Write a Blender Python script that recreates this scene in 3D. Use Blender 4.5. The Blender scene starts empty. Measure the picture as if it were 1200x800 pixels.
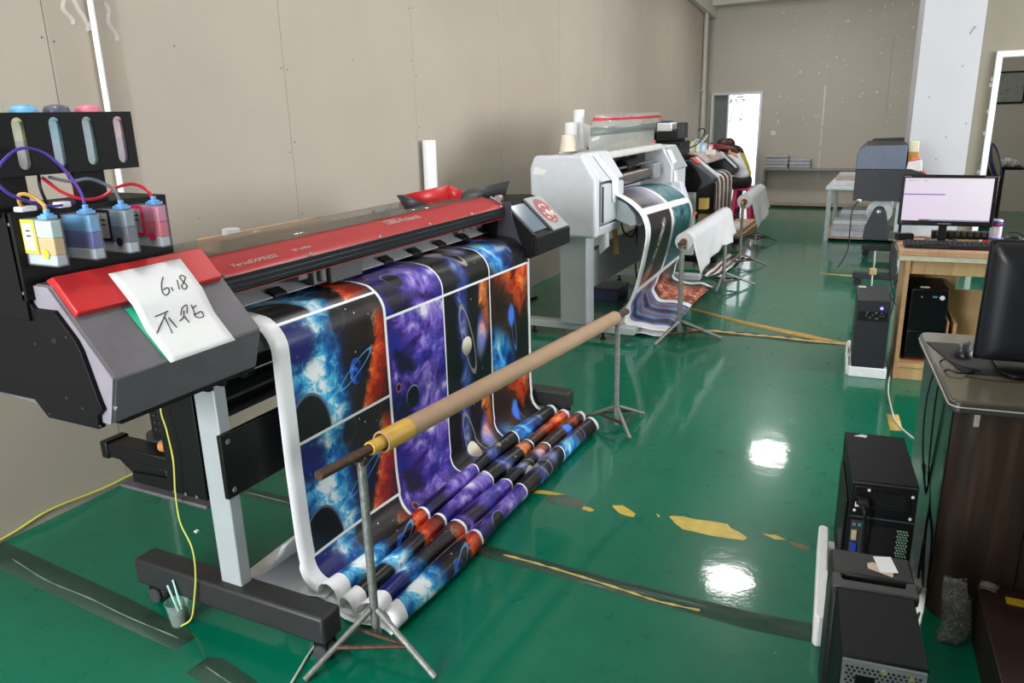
import bpy, bmesh, math, random
from mathutils import Vector, Matrix
random.seed(7)
scene = bpy.context.scene
COL = scene.collection
PI = math.pi
WM = {}          # world matrices of things, by object name

# ------------------------------------------------------------------ colour and materials
def lin(c):
    c = c / 255.0
    return c / 12.92 if c <= 0.04045 else ((c + 0.055) / 1.055) ** 2.4
def rgb(r, g, b, a=1.0):
    return (lin(r), lin(g), lin(b), a)

class E:
    """a float socket with arithmetic"""
    def __init__(s, g, sock): s.g = g; s.s = sock
    def _o(s, op, b, c=None, swap=False):
        return s.g.math(op, b, s) if swap else s.g.math(op, s, b, c)
    def __add__(s, b): return s._o('ADD', b)
    __radd__ = __add__
    def __sub__(s, b): return s._o('SUBTRACT', b)
    def __rsub__(s, b): return s._o('SUBTRACT', b, swap=True)
    def __mul__(s, b): return s._o('MULTIPLY', b)
    __rmul__ = __mul__
    def __truediv__(s, b): return s._o('DIVIDE', b)
    def floor(s): return s.g.math('FLOOR', s)
    def fract(s): return s.g.math('FRACT', s)
    def abs(s): return s.g.math('ABSOLUTE', s)
    def sqrt(s): return s.g.math('SQRT', s)
    def sin(s): return s.g.math('SINE', s)
    def gt(s, b): return s.g.math('GREATER_THAN', s, b)
    def lt(s, b): return s.g.math('LESS_THAN', s, b)

class G:
    """a small builder for node graphs"""
    def __init__(s, m):
        m.use_nodes = True
        s.m = m; s.nt = m.node_tree; s.nt.nodes.clear()
        s.out = s.nt.nodes.new('ShaderNodeOutputMaterial')
        s.p = s.nt.nodes.new('ShaderNodeBsdfPrincipled')
        s.nt.links.new(s.p.outputs[0], s.out.inputs[0])
    def put(s, inp, v):
        if isinstance(v, E): s.nt.links.new(v.s, inp)
        elif hasattr(v, 'is_output'): s.nt.links.new(v, inp)
        else: inp.default_value = v
    def math(s, op, a, b=None, c=None):
        n = s.nt.nodes.new('ShaderNodeMath'); n.operation = op
        s.put(n.inputs[0], a)
        if b is not None: s.put(n.inputs[1], b)
        if c is not None: s.put(n.inputs[2], c)
        return E(s, n.outputs[0])
    def smooth(s, a, b, x):
        n = s.nt.nodes.new('ShaderNodeMapRange'); n.interpolation_type = 'SMOOTHSTEP'
        rev = a > b
        n.inputs[1].default_value = min(a, b); n.inputs[2].default_value = max(a, b)
        n.inputs[3].default_value = 1.0 if rev else 0.0; n.inputs[4].default_value = 0.0 if rev else 1.0
        s.put(n.inputs[0], x)
        return E(s, n.outputs[0])
    def coord(s, kind='Object'):
        n = s.nt.nodes.new('ShaderNodeTexCoord'); q = s.nt.nodes.new('ShaderNodeSeparateXYZ')
        s.nt.links.new(n.outputs[kind], q.inputs[0])
        return E(s, q.outputs[0]), E(s, q.outputs[1]), E(s, q.outputs[2])
    def vec(s, x, y, z=0.0):
        n = s.nt.nodes.new('ShaderNodeCombineXYZ')
        for i, v in enumerate((x, y, z)): s.put(n.inputs[i], v)
        return n.outputs[0]
    def noise(s, v, scale, detail=3.0, rough=0.5, dist=0.0):
        n = s.nt.nodes.new('ShaderNodeTexNoise')
        s.nt.links.new(v, n.inputs['Vector'])
        n.inputs['Scale'].default_value = scale; n.inputs['Detail'].default_value = detail
        n.inputs['Roughness'].default_value = rough; n.inputs['Distortion'].default_value = dist
        return E(s, n.outputs[0])
    def voro(s, v, scale, feature='F1'):
        n = s.nt.nodes.new('ShaderNodeTexVoronoi'); n.feature = feature
        s.nt.links.new(v, n.inputs['Vector']); n.inputs['Scale'].default_value = scale
        return E(s, n.outputs['Distance'])
    def ramp(s, f, stops):
        n = s.nt.nodes.new('ShaderNodeValToRGB'); s.put(n.inputs[0], f)
        el = n.color_ramp.elements
        while len(el) < len(stops): el.new(0.5)
        for e, (p, c) in zip(el, stops): e.position = p; e.color = c
        return n.outputs[0]
    def mix(s, f, a, b):
        n = s.nt.nodes.new('ShaderNodeMix'); n.data_type = 'RGBA'
        s.put(n.inputs[0], f); s.put(n.inputs[6], a); s.put(n.inputs[7], b)
        return n.outputs[2]
    def bump(s, h, strength=0.2, dist=0.002):
        n = s.nt.nodes.new('ShaderNodeBump'); n.inputs['Strength'].default_value = strength
        n.inputs['Distance'].default_value = dist; s.put(n.inputs['Height'], h)
        s.nt.links.new(n.outputs[0], s.p.inputs['Normal'])
    def set(s, **k):
        nm = dict(color='Base Color', rough='Roughness', metal='Metallic', trans='Transmission Weight', ior='IOR',
                  alpha='Alpha', coat='Coat Weight', emit='Emission Color', estr='Emission Strength', spec='Specular IOR Level')
        for a, v in k.items(): s.put(s.p.inputs[nm[a]], v)

MATS = {}
def mat(name, c, rough=0.5, metal=0.0, var=0.08, scale=14.0, bump=0.0, **k):
    """plain surface: a base colour with faint procedural mottling"""
    if name in MATS: return MATS[name]
    m = bpy.data.materials.new(name); g = G(m)
    x, y, z = g.coord(); v = g.vec(x, y, z)
    n = g.noise(v, scale, 4.0, 0.6)
    c0 = rgb(*c)
    dk = tuple(ch * (1 - var * 1.6) for ch in c0[:3]) + (1.0,)
    lt = tuple(min(1.0, ch * (1 + var)) for ch in c0[:3]) + (1.0,)
    g.set(color=g.ramp(n, [(0.3, dk), (0.7, lt)]), rough=rough, metal=metal, **k)
    if bump: g.bump(g.noise(v, scale * 12, 2.0), bump, 0.001)
    MATS[name] = m
    return m
def glass(name, c, rough=0.05, alpha=0.25):
    if name in MATS: return MATS[name]
    m = bpy.data.materials.new(name); g = G(m)
    x, y, z = g.coord(); n = g.noise(g.vec(x, y, z), 6.0, 3.0)
    g.set(color=rgb(*c), rough=rough, alpha=n * 0.12 + (alpha - 0.06))
    MATS[name] = m
    return m
def emit(name, c, strength):
    if name in MATS: return MATS[name]
    m = bpy.data.materials.new(name); g = G(m)
    g.set(color=rgb(*c), emit=rgb(*c), estr=strength)
    MATS[name] = m
    return m

# ------------------------------------------------------------------ things, tags, copies
def tag(o, label=None, cat=None, group=None, kind=None):
    if label: o['label'] = label
    if cat: o['category'] = cat
    if group: o['group'] = group
    if kind: o['kind'] = kind
    return o
def thing(name, label, cat, loc=(0, 0, 0), rz=0.0, group=None, tilt=None):
    o = bpy.data.objects.new(name, None); COL.objects.link(o)
    o.location = loc; o.rotation_euler = tilt if tilt else (0, 0, rz)
    o.empty_display_size = 0.1
    WM[o.name] = Matrix.Translation(Vector(loc)) @ o.rotation_euler.to_matrix().to_4x4()
    return tag(o, label, cat, group)
def dup(root, loc=None, rz=None, label=None, group=None):
    def cp(o, par):
        c = o.copy(); COL.objects.link(c)
        if par is not None: c.parent = par
        for ch in [k for k in bpy.data.objects if k.parent == o]: cp(ch, c)
        return c
    r = cp(root, None)
    if loc is not None: r.location = loc
    if rz is not None: r.rotation_euler = (0, 0, rz)
    if label: r['label'] = label
    if group: r['group'] = group
    return r

# ------------------------------------------------------------------ mesh builder
class MB:
    def __init__(s): s.bm = bmesh.new(); s.uv = None; s.mi = 0; s.M = None
    def v(s, p):
        p = Vector(p)
        return s.bm.verts.new(s.M @ p if s.M else p)
    def f(s, vs, sm=False):
        try: f = s.bm.faces.new(vs)
        except ValueError: return None
        f.material_index = s.mi; f.smooth = sm
        return f
    def box(s, x0, x1, y0, y1, z0, z1):
        vs = [s.v((x, y, z)) for x in (x0, x1) for y in (y0, y1) for z in (z0, z1)]
        for q in ((0, 1, 3, 2), (4, 6, 7, 5), (0, 4, 5, 1), (2, 3, 7, 6), (0, 2, 6, 4), (1, 5, 7, 3)): s.f([vs[i] for i in q])
        return s
    def prism(s, pts, axis, a0, a1):
        def P(u, w, a): return {'y': (u, a, w), 'x': (a, u, w), 'z': (u, w, a)}[axis]
        A = [s.v(P(u, w, a0)) for u, w in pts]; B = [s.v(P(u, w, a1)) for u, w in pts]
        n = len(pts)
        s.f(A); s.f(B[::-1])
        for i in range(n): s.f([A[i], B[i], B[(i + 1) % n], A[(i + 1) % n]])
        return s
    def rings(s, rings, caps=True, sm=True, close=True):
        n = len(rings[0]); V = [[s.v(p) for p in r] for r in rings]
        for a, b in zip(V, V[1:]):
            for i in range(n if close else n - 1):
                s.f([a[i], a[(i + 1) % n], b[(i + 1) % n], b[i]], sm)
        if caps: s.f(V[0][::-1]); s.f(V[-1])
        return s
    def tube(s, pts, r, n=8, caps=True):
        pts = [Vector(p) for p in pts]; R = []
        t0 = (pts[1] - pts[0]).normalized()
        a = t0.orthogonal().normalized()
        for i, p in enumerate(pts):
            t = ((pts[min(i + 1, len(pts) - 1)] - pts[max(i - 1, 0)])).normalized()
            a = (a - t * a.dot(t)).normalized(); b = t.cross(a)
            rr = r[i] if isinstance(r, (list, tuple)) else r
            R.append([p + (a * math.cos(2 * PI * k / n) + b * math.sin(2 * PI * k / n)) * rr for k in range(n)])
        return s.rings(R, caps)
    def cyl(s, p0, p1, r, r1=None, n=20):
        return s.tube([p0, p1], [r, r if r1 is None else r1], n)
    def lathe(s, prof, c, axis=(0, 0, 1), n=24, caps=True):
        ax = Vector(axis).normalized(); a = ax.orthogonal().normalized(); b = ax.cross(a); c = Vector(c)
        return s.rings([[c + ax * z + (a * math.cos(2 * PI * k / n) + b * math.sin(2 * PI * k / n)) * r for k in range(n)] for r, z in prof], caps)
    def pipe(s, p0, p1, ro, ri, n=24):
        p0 = Vector(p0); p1 = Vector(p1); L = (p1 - p0).length
        return s.lathe([(ri, 0), (ro, 0), (ro, L), (ri, L), (ri, 0)], p0, p1 - p0, n, caps=False)
    def grid(s, P, uv=None, sm=True):
        """P: rows of points; uv: same shape"""
        V = [[s.v(p) for p in r] for r in P]
        if uv and s.uv is None: s.uv = s.bm.loops.layers.uv.new('UVMap')
        for i in range(len(V) - 1):
            for j in range(len(V[0]) - 1):
                f = s.f([V[i][j], V[i][j + 1], V[i + 1][j + 1], V[i + 1][j]], sm)
                if f and uv:
                    for l, (a, b) in zip(f.loops, ((i, j), (i, j + 1), (i + 1, j + 1), (i + 1, j))): l[s.uv].uv = uv[a][b]
        return s
    def ball(s, c, r, n=12, sq=(1, 1, 1)):
        k = n // 2
        prof = [(max(1e-4, math.sin(PI * i / k)) * r, -math.cos(PI * i / k) * r) for i in range(k + 1)]
        c = Vector(c)
        return s.rings([[c + Vector((math.cos(2 * PI * j / n) * a * sq[0], math.sin(2 * PI * j / n) * a * sq[1], z * sq[2])) for j in range(n)] for a, z in prof])
    def build(s, name, mats, parent=None, bevel=0.0, local=False, angle=40, seg=2, solid=0.0, subsurf=0, flip=False):
        bm = s.bm
        if not isinstance(mats, (list, tuple)): mats = [mats]
        bmesh.ops.remove_doubles(bm, verts=bm.verts, dist=1e-6)
        if not solid: bmesh.ops.recalc_face_normals(bm, faces=bm.faces)
        if parent is not None and not local:
            root = parent
            while root.parent: root = root.parent
            bm.transform(WM[root.name].inverted())
        me = bpy.data.meshes.new(name); bm.to_mesh(me); bm.free()
        for m in mats: me.materials.append(m)
        for p in me.polygons: p.use_smooth = True
        me.set_sharp_from_angle(angle=math.radians(angle))
        o = bpy.data.objects.new(name, me); COL.objects.link(o)
        if parent is not None: o.parent = parent
        else: WM[o.name] = Matrix.Identity(4)
        if solid:
            d = o.modifiers.new('thickness', 'SOLIDIFY'); d.thickness = solid; d.offset = 0
            if len(mats) > 1: d.material_offset = 1; d.material_offset_rim = 1
        if subsurf:
            d = o.modifiers.new('smooth', 'SUBSURF'); d.levels = subsurf; d.render_levels = subsurf
        if bevel:
            d = o.modifiers.new('bevel', 'BEVEL'); d.width = bevel; d.segments = seg; d.limit_method = 'ANGLE'
            d.angle_limit = math.radians(35); d.harden_normals = False
        return o
def spline(pts, k=6):
    """Catmull-Rom through points"""
    P = [Vector(p) for p in pts]; P = [P[0] * 2 - P[1]] + P + [P[-1] * 2 - P[-2]]; out = []
    for i in range(1, len(P) - 2):
        a, b, c, d = P[i - 1:i + 3]
        for j in range(k):
            t = j / k
            out.append(0.5 * ((2 * b) + (c - a) * t + (2 * a - 5 * b + 4 * c - d) * t * t + (3 * b - a - 3 * c + d) * t ** 3))
    out.append(P[-2])
    return out
def cable(name, label, cat, pts, r, m, k=6, group=None, parent=None):
    mb = MB(); mb.tube(spline(pts, k), r, 6)
    o = mb.build(name, m, parent)
    if label: tag(o, label, cat, group)
    return o
def decal(mb, pts, z, z2=None):
    """flat patch with an irregular outline"""
    vs = [mb.v((x, y, z)) for x, y in pts]
    f = mb.f(vs)
    if f and f.normal.z < 0: f.normal_flip()
def text(name, body, size, M, m, parent, depth=0.0006, bold=False, shear=0.0, spacing=1.0):
    cu = bpy.data.curves.new(name, 'FONT'); cu.body = body; cu.size = size; cu.extrude = depth
    cu.shear = shear; cu.space_character = spacing
    if bold: cu.offset = size * 0.018
    cu.materials.append(m)
    o = bpy.data.objects.new(name, cu); COL.objects.link(o)
    root = parent
    while root.parent: root = root.parent
    dg = bpy.context.evaluated_depsgraph_get()
    me = bpy.data.meshes.new_from_object(o.evaluated_get(dg))
    bpy.data.objects.remove(o); bpy.data.curves.remove(cu)
    me.name = name
    if not me.materials: me.materials.append(m)
    o = bpy.data.objects.new(name, me); COL.objects.link(o)
    o.parent = parent
    o.matrix_local = WM[root.name].inverted() @ M
    return o
def frame(o, xd, yd):
    """matrix with origin o, x axis along xd, y axis along yd"""
    x = Vector(xd).normalized(); z = x.cross(Vector(yd)).normalized(); y = z.cross(x)
    M = Matrix((x, y, z)).transposed().to_4x4(); M.translation = Vector(o)
    return M
# ------------------------------------------------------------------ camera
cam_d = bpy.data.cameras.new('camera'); cam = bpy.data.objects.new('camera', cam_d); COL.objects.link(cam)
_pi, _ya, _ro = math.radians(16.36464), math.radians(26.62616), math.radians(-1.54955)
fw = Vector((-math.sin(_ya) * math.cos(_pi), math.cos(_ya) * math.cos(_pi), -math.sin(_pi)))
rt = Vector((math.cos(_ya), math.sin(_ya), 0)); up = rt.cross(fw)
r2 = rt * math.cos(_ro) + up * math.sin(_ro); u2 = -rt * math.sin(_ro) + up * math.cos(_ro)
Mc = Matrix((r2, u2, -fw)).transposed().to_4x4(); Mc.translation = Vector((0, 0, 1.6))
cam.matrix_world = Mc
cam_d.sensor_width = 36.0; cam_d.lens = 902.04 / 1200 * 36.0; cam_d.clip_start = 0.05; cam_d.clip_end = 200
scene.camera = cam
vs_ = scene.view_settings
vs_.view_transform = 'Standard'; vs_.look = 'None'; vs_.gamma = 1.0; vs_.use_curve_mapping = False
vs_.exposure = 0.0
scene.display_settings.display_device = 'sRGB'

# ------------------------------------------------------------------ shared materials
black = mat('black_powder_coat', (7, 8, 10), 0.55, bump=0.05, spec=0.2)
satin = mat('black_satin_plastic', (9, 10, 12), 0.45, spec=0.3)
dgrey = mat('dark_grey_plastic', (104, 101, 107), 0.45, bump=0.05)
mgrey = mat('mid_grey_plastic', (112, 111, 118), 0.5)
lgrey = mat('light_grey_plastic', (212, 215, 222), 0.42, var=0.03)
silver = mat('silver_paint', (168, 174, 178), 0.38, 0.15, var=0.03)
alu = mat('aluminium', (178, 180, 182), 0.3, 0.85, var=0.04)
steel = mat('galvanised_steel', (132, 134, 132), 0.42, 0.6, var=0.2, scale=40)
rust = mat('rusty_steel', (84, 62, 50), 0.6, 0.5, var=0.25, scale=50)
red = mat('red_plastic', (196, 36, 40), 0.35, var=0.05)
redp = mat('red_panel', (176, 44, 50), 0.35, var=0.04)
white = mat('white_plastic', (232, 234, 236), 0.4, var=0.02)
paper = mat('white_paper', (238, 239, 242), 0.7, var=0.015)
foam = mat('white_foam', (240, 242, 244), 0.75, var=0.03, scale=60, bump=0.2)
kraft = mat('kraft_tube', (168, 138, 110), 0.6, var=0.06, scale=9)
cardb = mat('cardboard', (176, 138, 98), 0.75, var=0.08)
tapey = mat('yellow_tape', (205, 162, 62), 0.45, var=0.06)
rubber = mat('rubber', (24, 24, 24), 0.6)
castm = mat('caster_grey', (62, 64, 68), 0.35)
wirey = mat('yellow_wire', (206, 204, 92), 0.45)
wirew = mat('white_wire', (208, 210, 200), 0.5)
wireb = mat('black_wire', (18, 18, 20), 0.45)
inkc = mat('ink_black', (30, 32, 40), 0.3)
pen = mat('pen_ink', (40, 40, 46), 0.6)
acryl = glass('clear_acrylic', (126, 116, 106), 0.06, 0.5)

# ------------------------------------------------------------------ the setting
def floor_mat():
    m = bpy.data.materials.new('green_epoxy'); g = G(m)
    x, y, z = g.coord(); v = g.vec(x, y, z)
    n = g.noise(v, 1.3, 5.0, 0.6); fine = g.noise(v, 9.0, 5.0, 0.65)
    base = g.ramp(n * 0.7 + fine * 0.3, [(0.3, rgb(0, 93, 69)), (0.5, rgb(0, 103, 77)), (0.72, rgb(0, 110, 85))])
    # scuffs and specks
    sp = g.smooth(0.035, 0.02, g.voro(v, 7.0)) * g.smooth(0.5, 0.6, g.noise(v, 1.7))
    dk = g.smooth(0.04, 0.02, g.voro(g.vec(x + 3.1, y + 7.7, z), 4.0)) * g.smooth(0.5, 0.62, g.noise(v, 2.3))
    col = g.mix(sp * 0.5, base, rgb(150, 190, 176)); col = g.mix(dk * 0.3, col, rgb(40, 60, 44))
    rg = g.ramp(fine, [(0.3, (0.26,) * 3 + (1,)), (0.7, (0.34,) * 3 + (1,))])
    g.set(color=col, spec=0.12, coat=0.8); g.p.inputs['Coat Roughness'].default_value = 0.07; g.nt.links.new(rg, g.p.inputs['Roughness'])
    h = g.noise(v, 5.0, 3.0, 0.5) + g.noise(v, 22.0, 2.0, 0.5) * 0.22
    g.bump(h, 0.13, 0.010)
    g.p.inputs['Coat IOR'].default_value = 1.38
    b2 = g.nt.nodes.new('ShaderNodeBump'); b2.inputs['Strength'].default_value = 0.10; b2.inputs['Distance'].default_value = 0.008
    g.put(b2.inputs['Height'], g.noise(v, 7.0, 4.0, 0.6)); g.nt.links.new(b2.outputs[0], g.p.inputs['Coat Normal'])
    return m
yel_worn = mat('worn_yellow_paint', (206, 178, 66), 0.4, var=0.15, scale=20)
conc = mat('worn_floor_grey', (76, 96, 80), 0.5, var=0.15, scale=20)
brown_worn = mat('worn_brown', (104, 92, 52), 0.5, var=0.2, scale=25)
mb = MB(); mb.box(-3.14, 5.3, -4.1, 20.0, -0.06, 0.0)
mb.mi = 1
for p in ([(-.709, 2.813), (-.69, 2.825), (-.658, 2.835), (-.6, 2.832), (-.55, 2.842), (-.478, 2.846), (-.462, 2.82), (-.43, 2.805), (-.388, 2.772), (-.397, 2.747), (-.46, 2.735), (-.53, 2.73), (-.58, 2.733), (-.633, 2.735), (-.67, 2.765)],
          [(-.955, 2.808), (-.912, 2.827), (-.87, 2.8), (-.84, 2.779), (-.841, 2.747), (-.87, 2.748), (-.898, 2.753), (-.93, 2.78)],
          [(-1.302, 2.811), (-1.26, 2.82), (-1.17, 2.822), (-1.21, 2.8), (-1.241, 2.79), (-1.306, 2.774)],
          [(-1.06, 2.755), (-1.03, 2.752), (-1.006, 2.738), (-1.02, 2.719), (-1.06, 2.728)],
          [(-.765, 2.819), (-.741, 2.799), (-.749, 2.788)], [(-.342, 2.826), (-.289, 2.836), (-.25, 2.815), (-.29, 2.8)]):
    decal(mb, p, 0.0008)
mb.mi = 2
decal(mb, [(-1.25, 2.79), (-1.18, 2.815), (-1.097, 2.81), (-1.06, 2.775), (-1.06, 2.735), (-1.12, 2.72), (-1.223, 2.725)], 0.0005)
mb.mi = 3
decal(mb, [(-.24, 2.812), (-.2, 2.81), (-.165, 2.795), (-.165, 2.77), (-.2, 2.772), (-.23, 2.79)], 0.0007)
fl = mb.build('floor', [floor_mat(), yel_worn, conc, brown_worn]); tag(fl, kind='structure')

def wall_mat(name, c, seams=None):
    m = bpy.data.materials.new(name); g = G(m)
    x, y, z = g.coord(); v = g.vec(x, y, z)
    n = g.noise(v, 1.1, 5.0, 0.6)
    c0 = rgb(*c); a = tuple(k * 0.94 for k in c0[:3]) + (1,); b = tuple(min(1, k * 1.04) for k in c0[:3]) + (1,)
    col = g.ramp(n, [(0.3, a), (0.7, b)])
    sp = g.smooth(0.028, 0.016, g.voro(v, 3.1)) * 0.35
    col = g.mix(sp, col, rgb(90, 84, 76))
    if seams:   # a strip where film was glued on and pulled off again
        e = g.noise(v, 7.0, 3.0) * 0.05
        st = g.smooth(2.14, 2.17, y + e) * g.smooth(2.50, 2.475, y + e * 0.6)
        col = g.mix(st * (g.noise(v, 3.0, 4.0) * 0.35 + 0.2), col, rgb(146, 133, 115))
    g.set(color=col, rough=0.62)
    g.bump(n, 0.05, 0.01); MATS[name] = m
    return m
wl = wall_mat('beige_panel_wall', (175, 165, 152), True)
wb = wall_mat('beige_wall', (191, 183, 172))
seam = mat('panel_gap', (104, 92, 78), 0.8)
screw = mat('screw_head', (96, 88, 78), 0.5)
putty = mat('white_putty', (226, 224, 216), 0.8)
mb = MB(); ys = [-4.0, -1.85, -0.52, 0.80, 2.13, 3.476, 4.776, 6.08, 7.38, 8.68, 9.98, 11.28, 12.58, 13.95]
for a, b in zip(ys, ys[1:]): mb.box(-3.16, -3.10, a + (0.0018 if a < 3.4 else 0.0008), b - (0.0018 if b < 3.6 else 0.0008), 0.0, 4.1)
mb.mi = 1; mb.box(-3.2, -3.108, -4.0, 13.95, 0, 4.1)
mb.mi = 2
for yy in ys[1:-1]:
    for k in range(9):
        for d in (-0.022, 0.026):
            zz = 0.2 + k * 0.43 + random.uniform(-0.06, 0.06)
            mb.cyl((-3.101, yy + d, zz), (-3.0985, yy + d, zz), 0.0045, n=8)
    for k in range(5): zz = 0.35 + k * 0.8; mb.cyl((-3.101, yy + 0.62, zz), (-3.0987, yy + 0.62, zz), 0.004, n=8)
tag(mb.build('wall_left', [wl, seam, screw]), kind='structure')

mb = MB()   # rear wall with the door opening
for x0, x1, z0, z1 in ((-3.2, -3.02, 0, 4.1), (-3.02, -2.19, 1.86, 4.1), (-2.19, 5.3, 0, 4.1)): mb.box(x0, x1, 13.95, 14.1, z0, z1)
mb.mi = 1
for k in range(60):
    xx = random.uniform(-2.0, -0.02); zz = random.uniform(1.3, 3.1)
    if k % 3 == 0: xx = random.choice((-1.93, -1.22, -0.45)) + random.uniform(-.02, .02)
    rr = random.uniform(0.008, 0.017)
    mb.cyl((xx, 13.951, zz), (xx, 13.9475, zz), rr, n=7)
for z0, z1, w in ((1.30, 1.93, .011), (0.98, 1.26, .008), (0.42, 0.92, .006)):
    mb.box(-1.222 - w, -1.222 + w, 13.9475, 13.951, z0, z1)
mb.mi = 2; mb.box(-0.30, -0.296, 13.948, 13.951, 1.5, 2.6)
tag(mb.build('wall_rear', [wb, putty, seam]), kind='structure')

mb = MB()   # partition wall beside the pillar, with a doorway to the office
for x0, x1, z0, z1 in ((0.30, 0.705, 0, 4.1), (0.705, 1.55, 2.03, 4.1), (1.55, 5.3, 0, 4.1)): mb.box(x0, x1, 8.5, 8.62, z0, z1)
mb.mi = 1
for k, zz in enumerate((0.98, 1.33, 1.52, 1.75, 1.80)): mb.ball((0.655 + 0.004 * (k % 3), 8.499, zz), 0.016, 7, (1, 0.12, 1.3))
tag(mb.build('wall_partition', [wall_mat('partition_paint', (142, 134, 119)), putty]), kind='structure')
mb = MB(); mb.prism([(0.665, 0), (0.715, 0), (0.715, 1.985), (1.54, 1.985), (1.54, 0), (1.59, 0), (1.59, 2.035), (0.665, 2.035)], 'y', 8.46, 8.64)
tag(mb.build('door_2', mat('white_door_frame', (244, 246, 248), 0.45, var=0.02), bevel=0.004), kind='structure')
# white pillar
mb = MB(); mb.M = Matrix.Translation((0.049, 8.40, 0)) @ Matrix.Rotation(math.radians(4.2), 4, 'Z')
mb.box(0, 0.492, 0, 0.6, 0, 4.1)
mb.mi = 1
for a, b in ((0.41, 2.25), (0.36, 1.92), (0.45, 1.42), (0.30, 1.3), (0.24, 1.1), (0.12, 1.66)): mb.ball((a, 0, b), 0.007, 6, (1, 0.2, 1))
mb.tube([(0.385, 0, 2.19), (0.405, -.001, 2.23), (0.428, 0, 2.245)], 0.004, 5)
tag(mb.build('pillar', [mat('white_pillar_paint', (192, 192, 198), 0.55, var=0.02, scale=2), mat('pillar_chip', (120, 118, 116), 0.8)], bevel=0.006), kind='structure')

mb = MB(); mb.box(-3.2, 5.3, -4.1, 14.1, 4.1, 4.2)
tag(mb.build('ceiling', mat('ceiling_white', (205, 202, 196), 0.7, var=0.02)), kind='structure')
beamm = mat('ceiling_beam', (214, 210, 202), 0.6, var=0.02)
mb = MB(); mb.prism([(-3.1, 3.215), (0.6, 3.26), (5.3, 3.30), (5.3, 4.1), (-3.1, 4.1)], 'y', 13.55, 13.95)
tag(mb.build('beam_rear', beamm, bevel=0.01), kind='structure')
mb = MB(); mb.prism([(13.95, 3.05), (12.36, 3.18), (9.0, 3.55), (4.0, 4.1), (13.95, 4.1)], 'x', -3.1, -3.0)
tag(mb.build('beam_side', beamm, bevel=0.01), kind='structure')

# unseen walls, some placed to block light, with the windows that light the hall
mb = MB()
for y0, y1 in ((3.0, 3.3), (7.4, 14.1)): mb.box(5.2, 5.3, y0, y1, 0, 4.1)
for y0, y1 in ((3.3, 7.4),): mb.box(5.2, 5.3, y0, y1, 0, 0.9); mb.box(5.2, 5.3, y0, y1, 3.2, 4.1)
mb.box(1.85, 1.97, -4.1, 3.02, 0, 4.1); mb.box(1.97, 5.3, 2.90, 3.02, 0, 4.1)  # unseen solid wall, set in close to shade the near desk and towers
mb.box(-0.9, 1.85, -0.95, -0.83, 0, 4.1)  # unseen partition added behind the camera to block front window light
tag(mb.build('wall_right_with_blockers', wb), kind='structure')
mb = MB()
for x0, x1 in ((-3.2, -3.0), (-0.2, 1.97)): mb.box(x0, x1, -4.1, -4.0, 0, 4.1)
for x0, x1 in ((-3.0, -0.2),): mb.box(x0, x1, -4.1, -4.0, 0, 0.9); mb.box(x0, x1, -4.1, -4.0, 3.2, 4.1)
tag(mb.build('wall_front', wb), kind='structure')
wfm = mat('window_frame_white', (235, 236, 238), 0.4, var=0.02)
wn = 0
def window(x0, x1, y0, y1):
    global wn; wn += 1
    mb = MB(); t = 0.05
    if x1 - x0 < 0.2:
        for a in (y0, (y0 + y1) / 2 - t / 2, y1 - t): mb.box(x0, x1, a, a + t, 0.9, 3.2)
        for b in (0.9, 2.4, 3.15): mb.box(x0, x1, y0, y1, b, b + t)
    else:
        for a in (x0, (x0 + x1) / 2 - t / 2, x1 - t): mb.box(a, a + t, y0, y1, 0.9, 3.2)
        for b in (0.9, 2.4, 3.15): mb.box(x0, x1, y0, y1, b, b + t)
    tag(mb.build('window_%d' % wn, wfm), kind='structure')
for a, b in ((3.3, 7.4),): window(5.22, 5.28, a, b)
for a, b in ((-3.0, -0.2),): window(a, b, -4.08, -4.02)

# rear doorway: galvanised frame, one leaf standing half open, bright yard outside
galv = mat('galvanised_frame', (196, 200, 202), 0.4, 0.4, var=0.1, scale=30)
mb = MB(); mb.prism([(-3.03, 0), (-2.985, 0), (-2.985, 1.835), (-2.225, 1.835), (-2.225, 0), (-2.18, 0), (-2.18, 1.875), (-3.03, 1.875)], 'y', 13.90, 14.12)
d1 = mb.build('door_1', galv, bevel=0.003); tag(d1, kind='structure')
mb = MB(); mb.box(-2.985, -2.755, 14.02, 14.06, 0.01, 1.835)
mb.mi = 1; mb.box(-2.772, -2.752, 14.015, 14.065, 0.01, 1.835)
mb.build('door_leaf', [mat('grey_door', (108, 112, 108), 0.5, var=0.08), galv], d1)
yard = mat('white_yard_wall', (248, 246, 246), 0.8, var=0.01)
mb = MB(); mb.box(-5.5, 1.2, 16.6, 16.7, 0.75, 3.6); mb.mi = 1; mb.box(-5.5, 1.2, 16.58, 16.7, 0, 0.75)
tag(mb.build('wall_yard', [yard, mat('pink_tile_dado', (246, 222, 220), 0.6, var=0.02)]), kind='structure')
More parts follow.
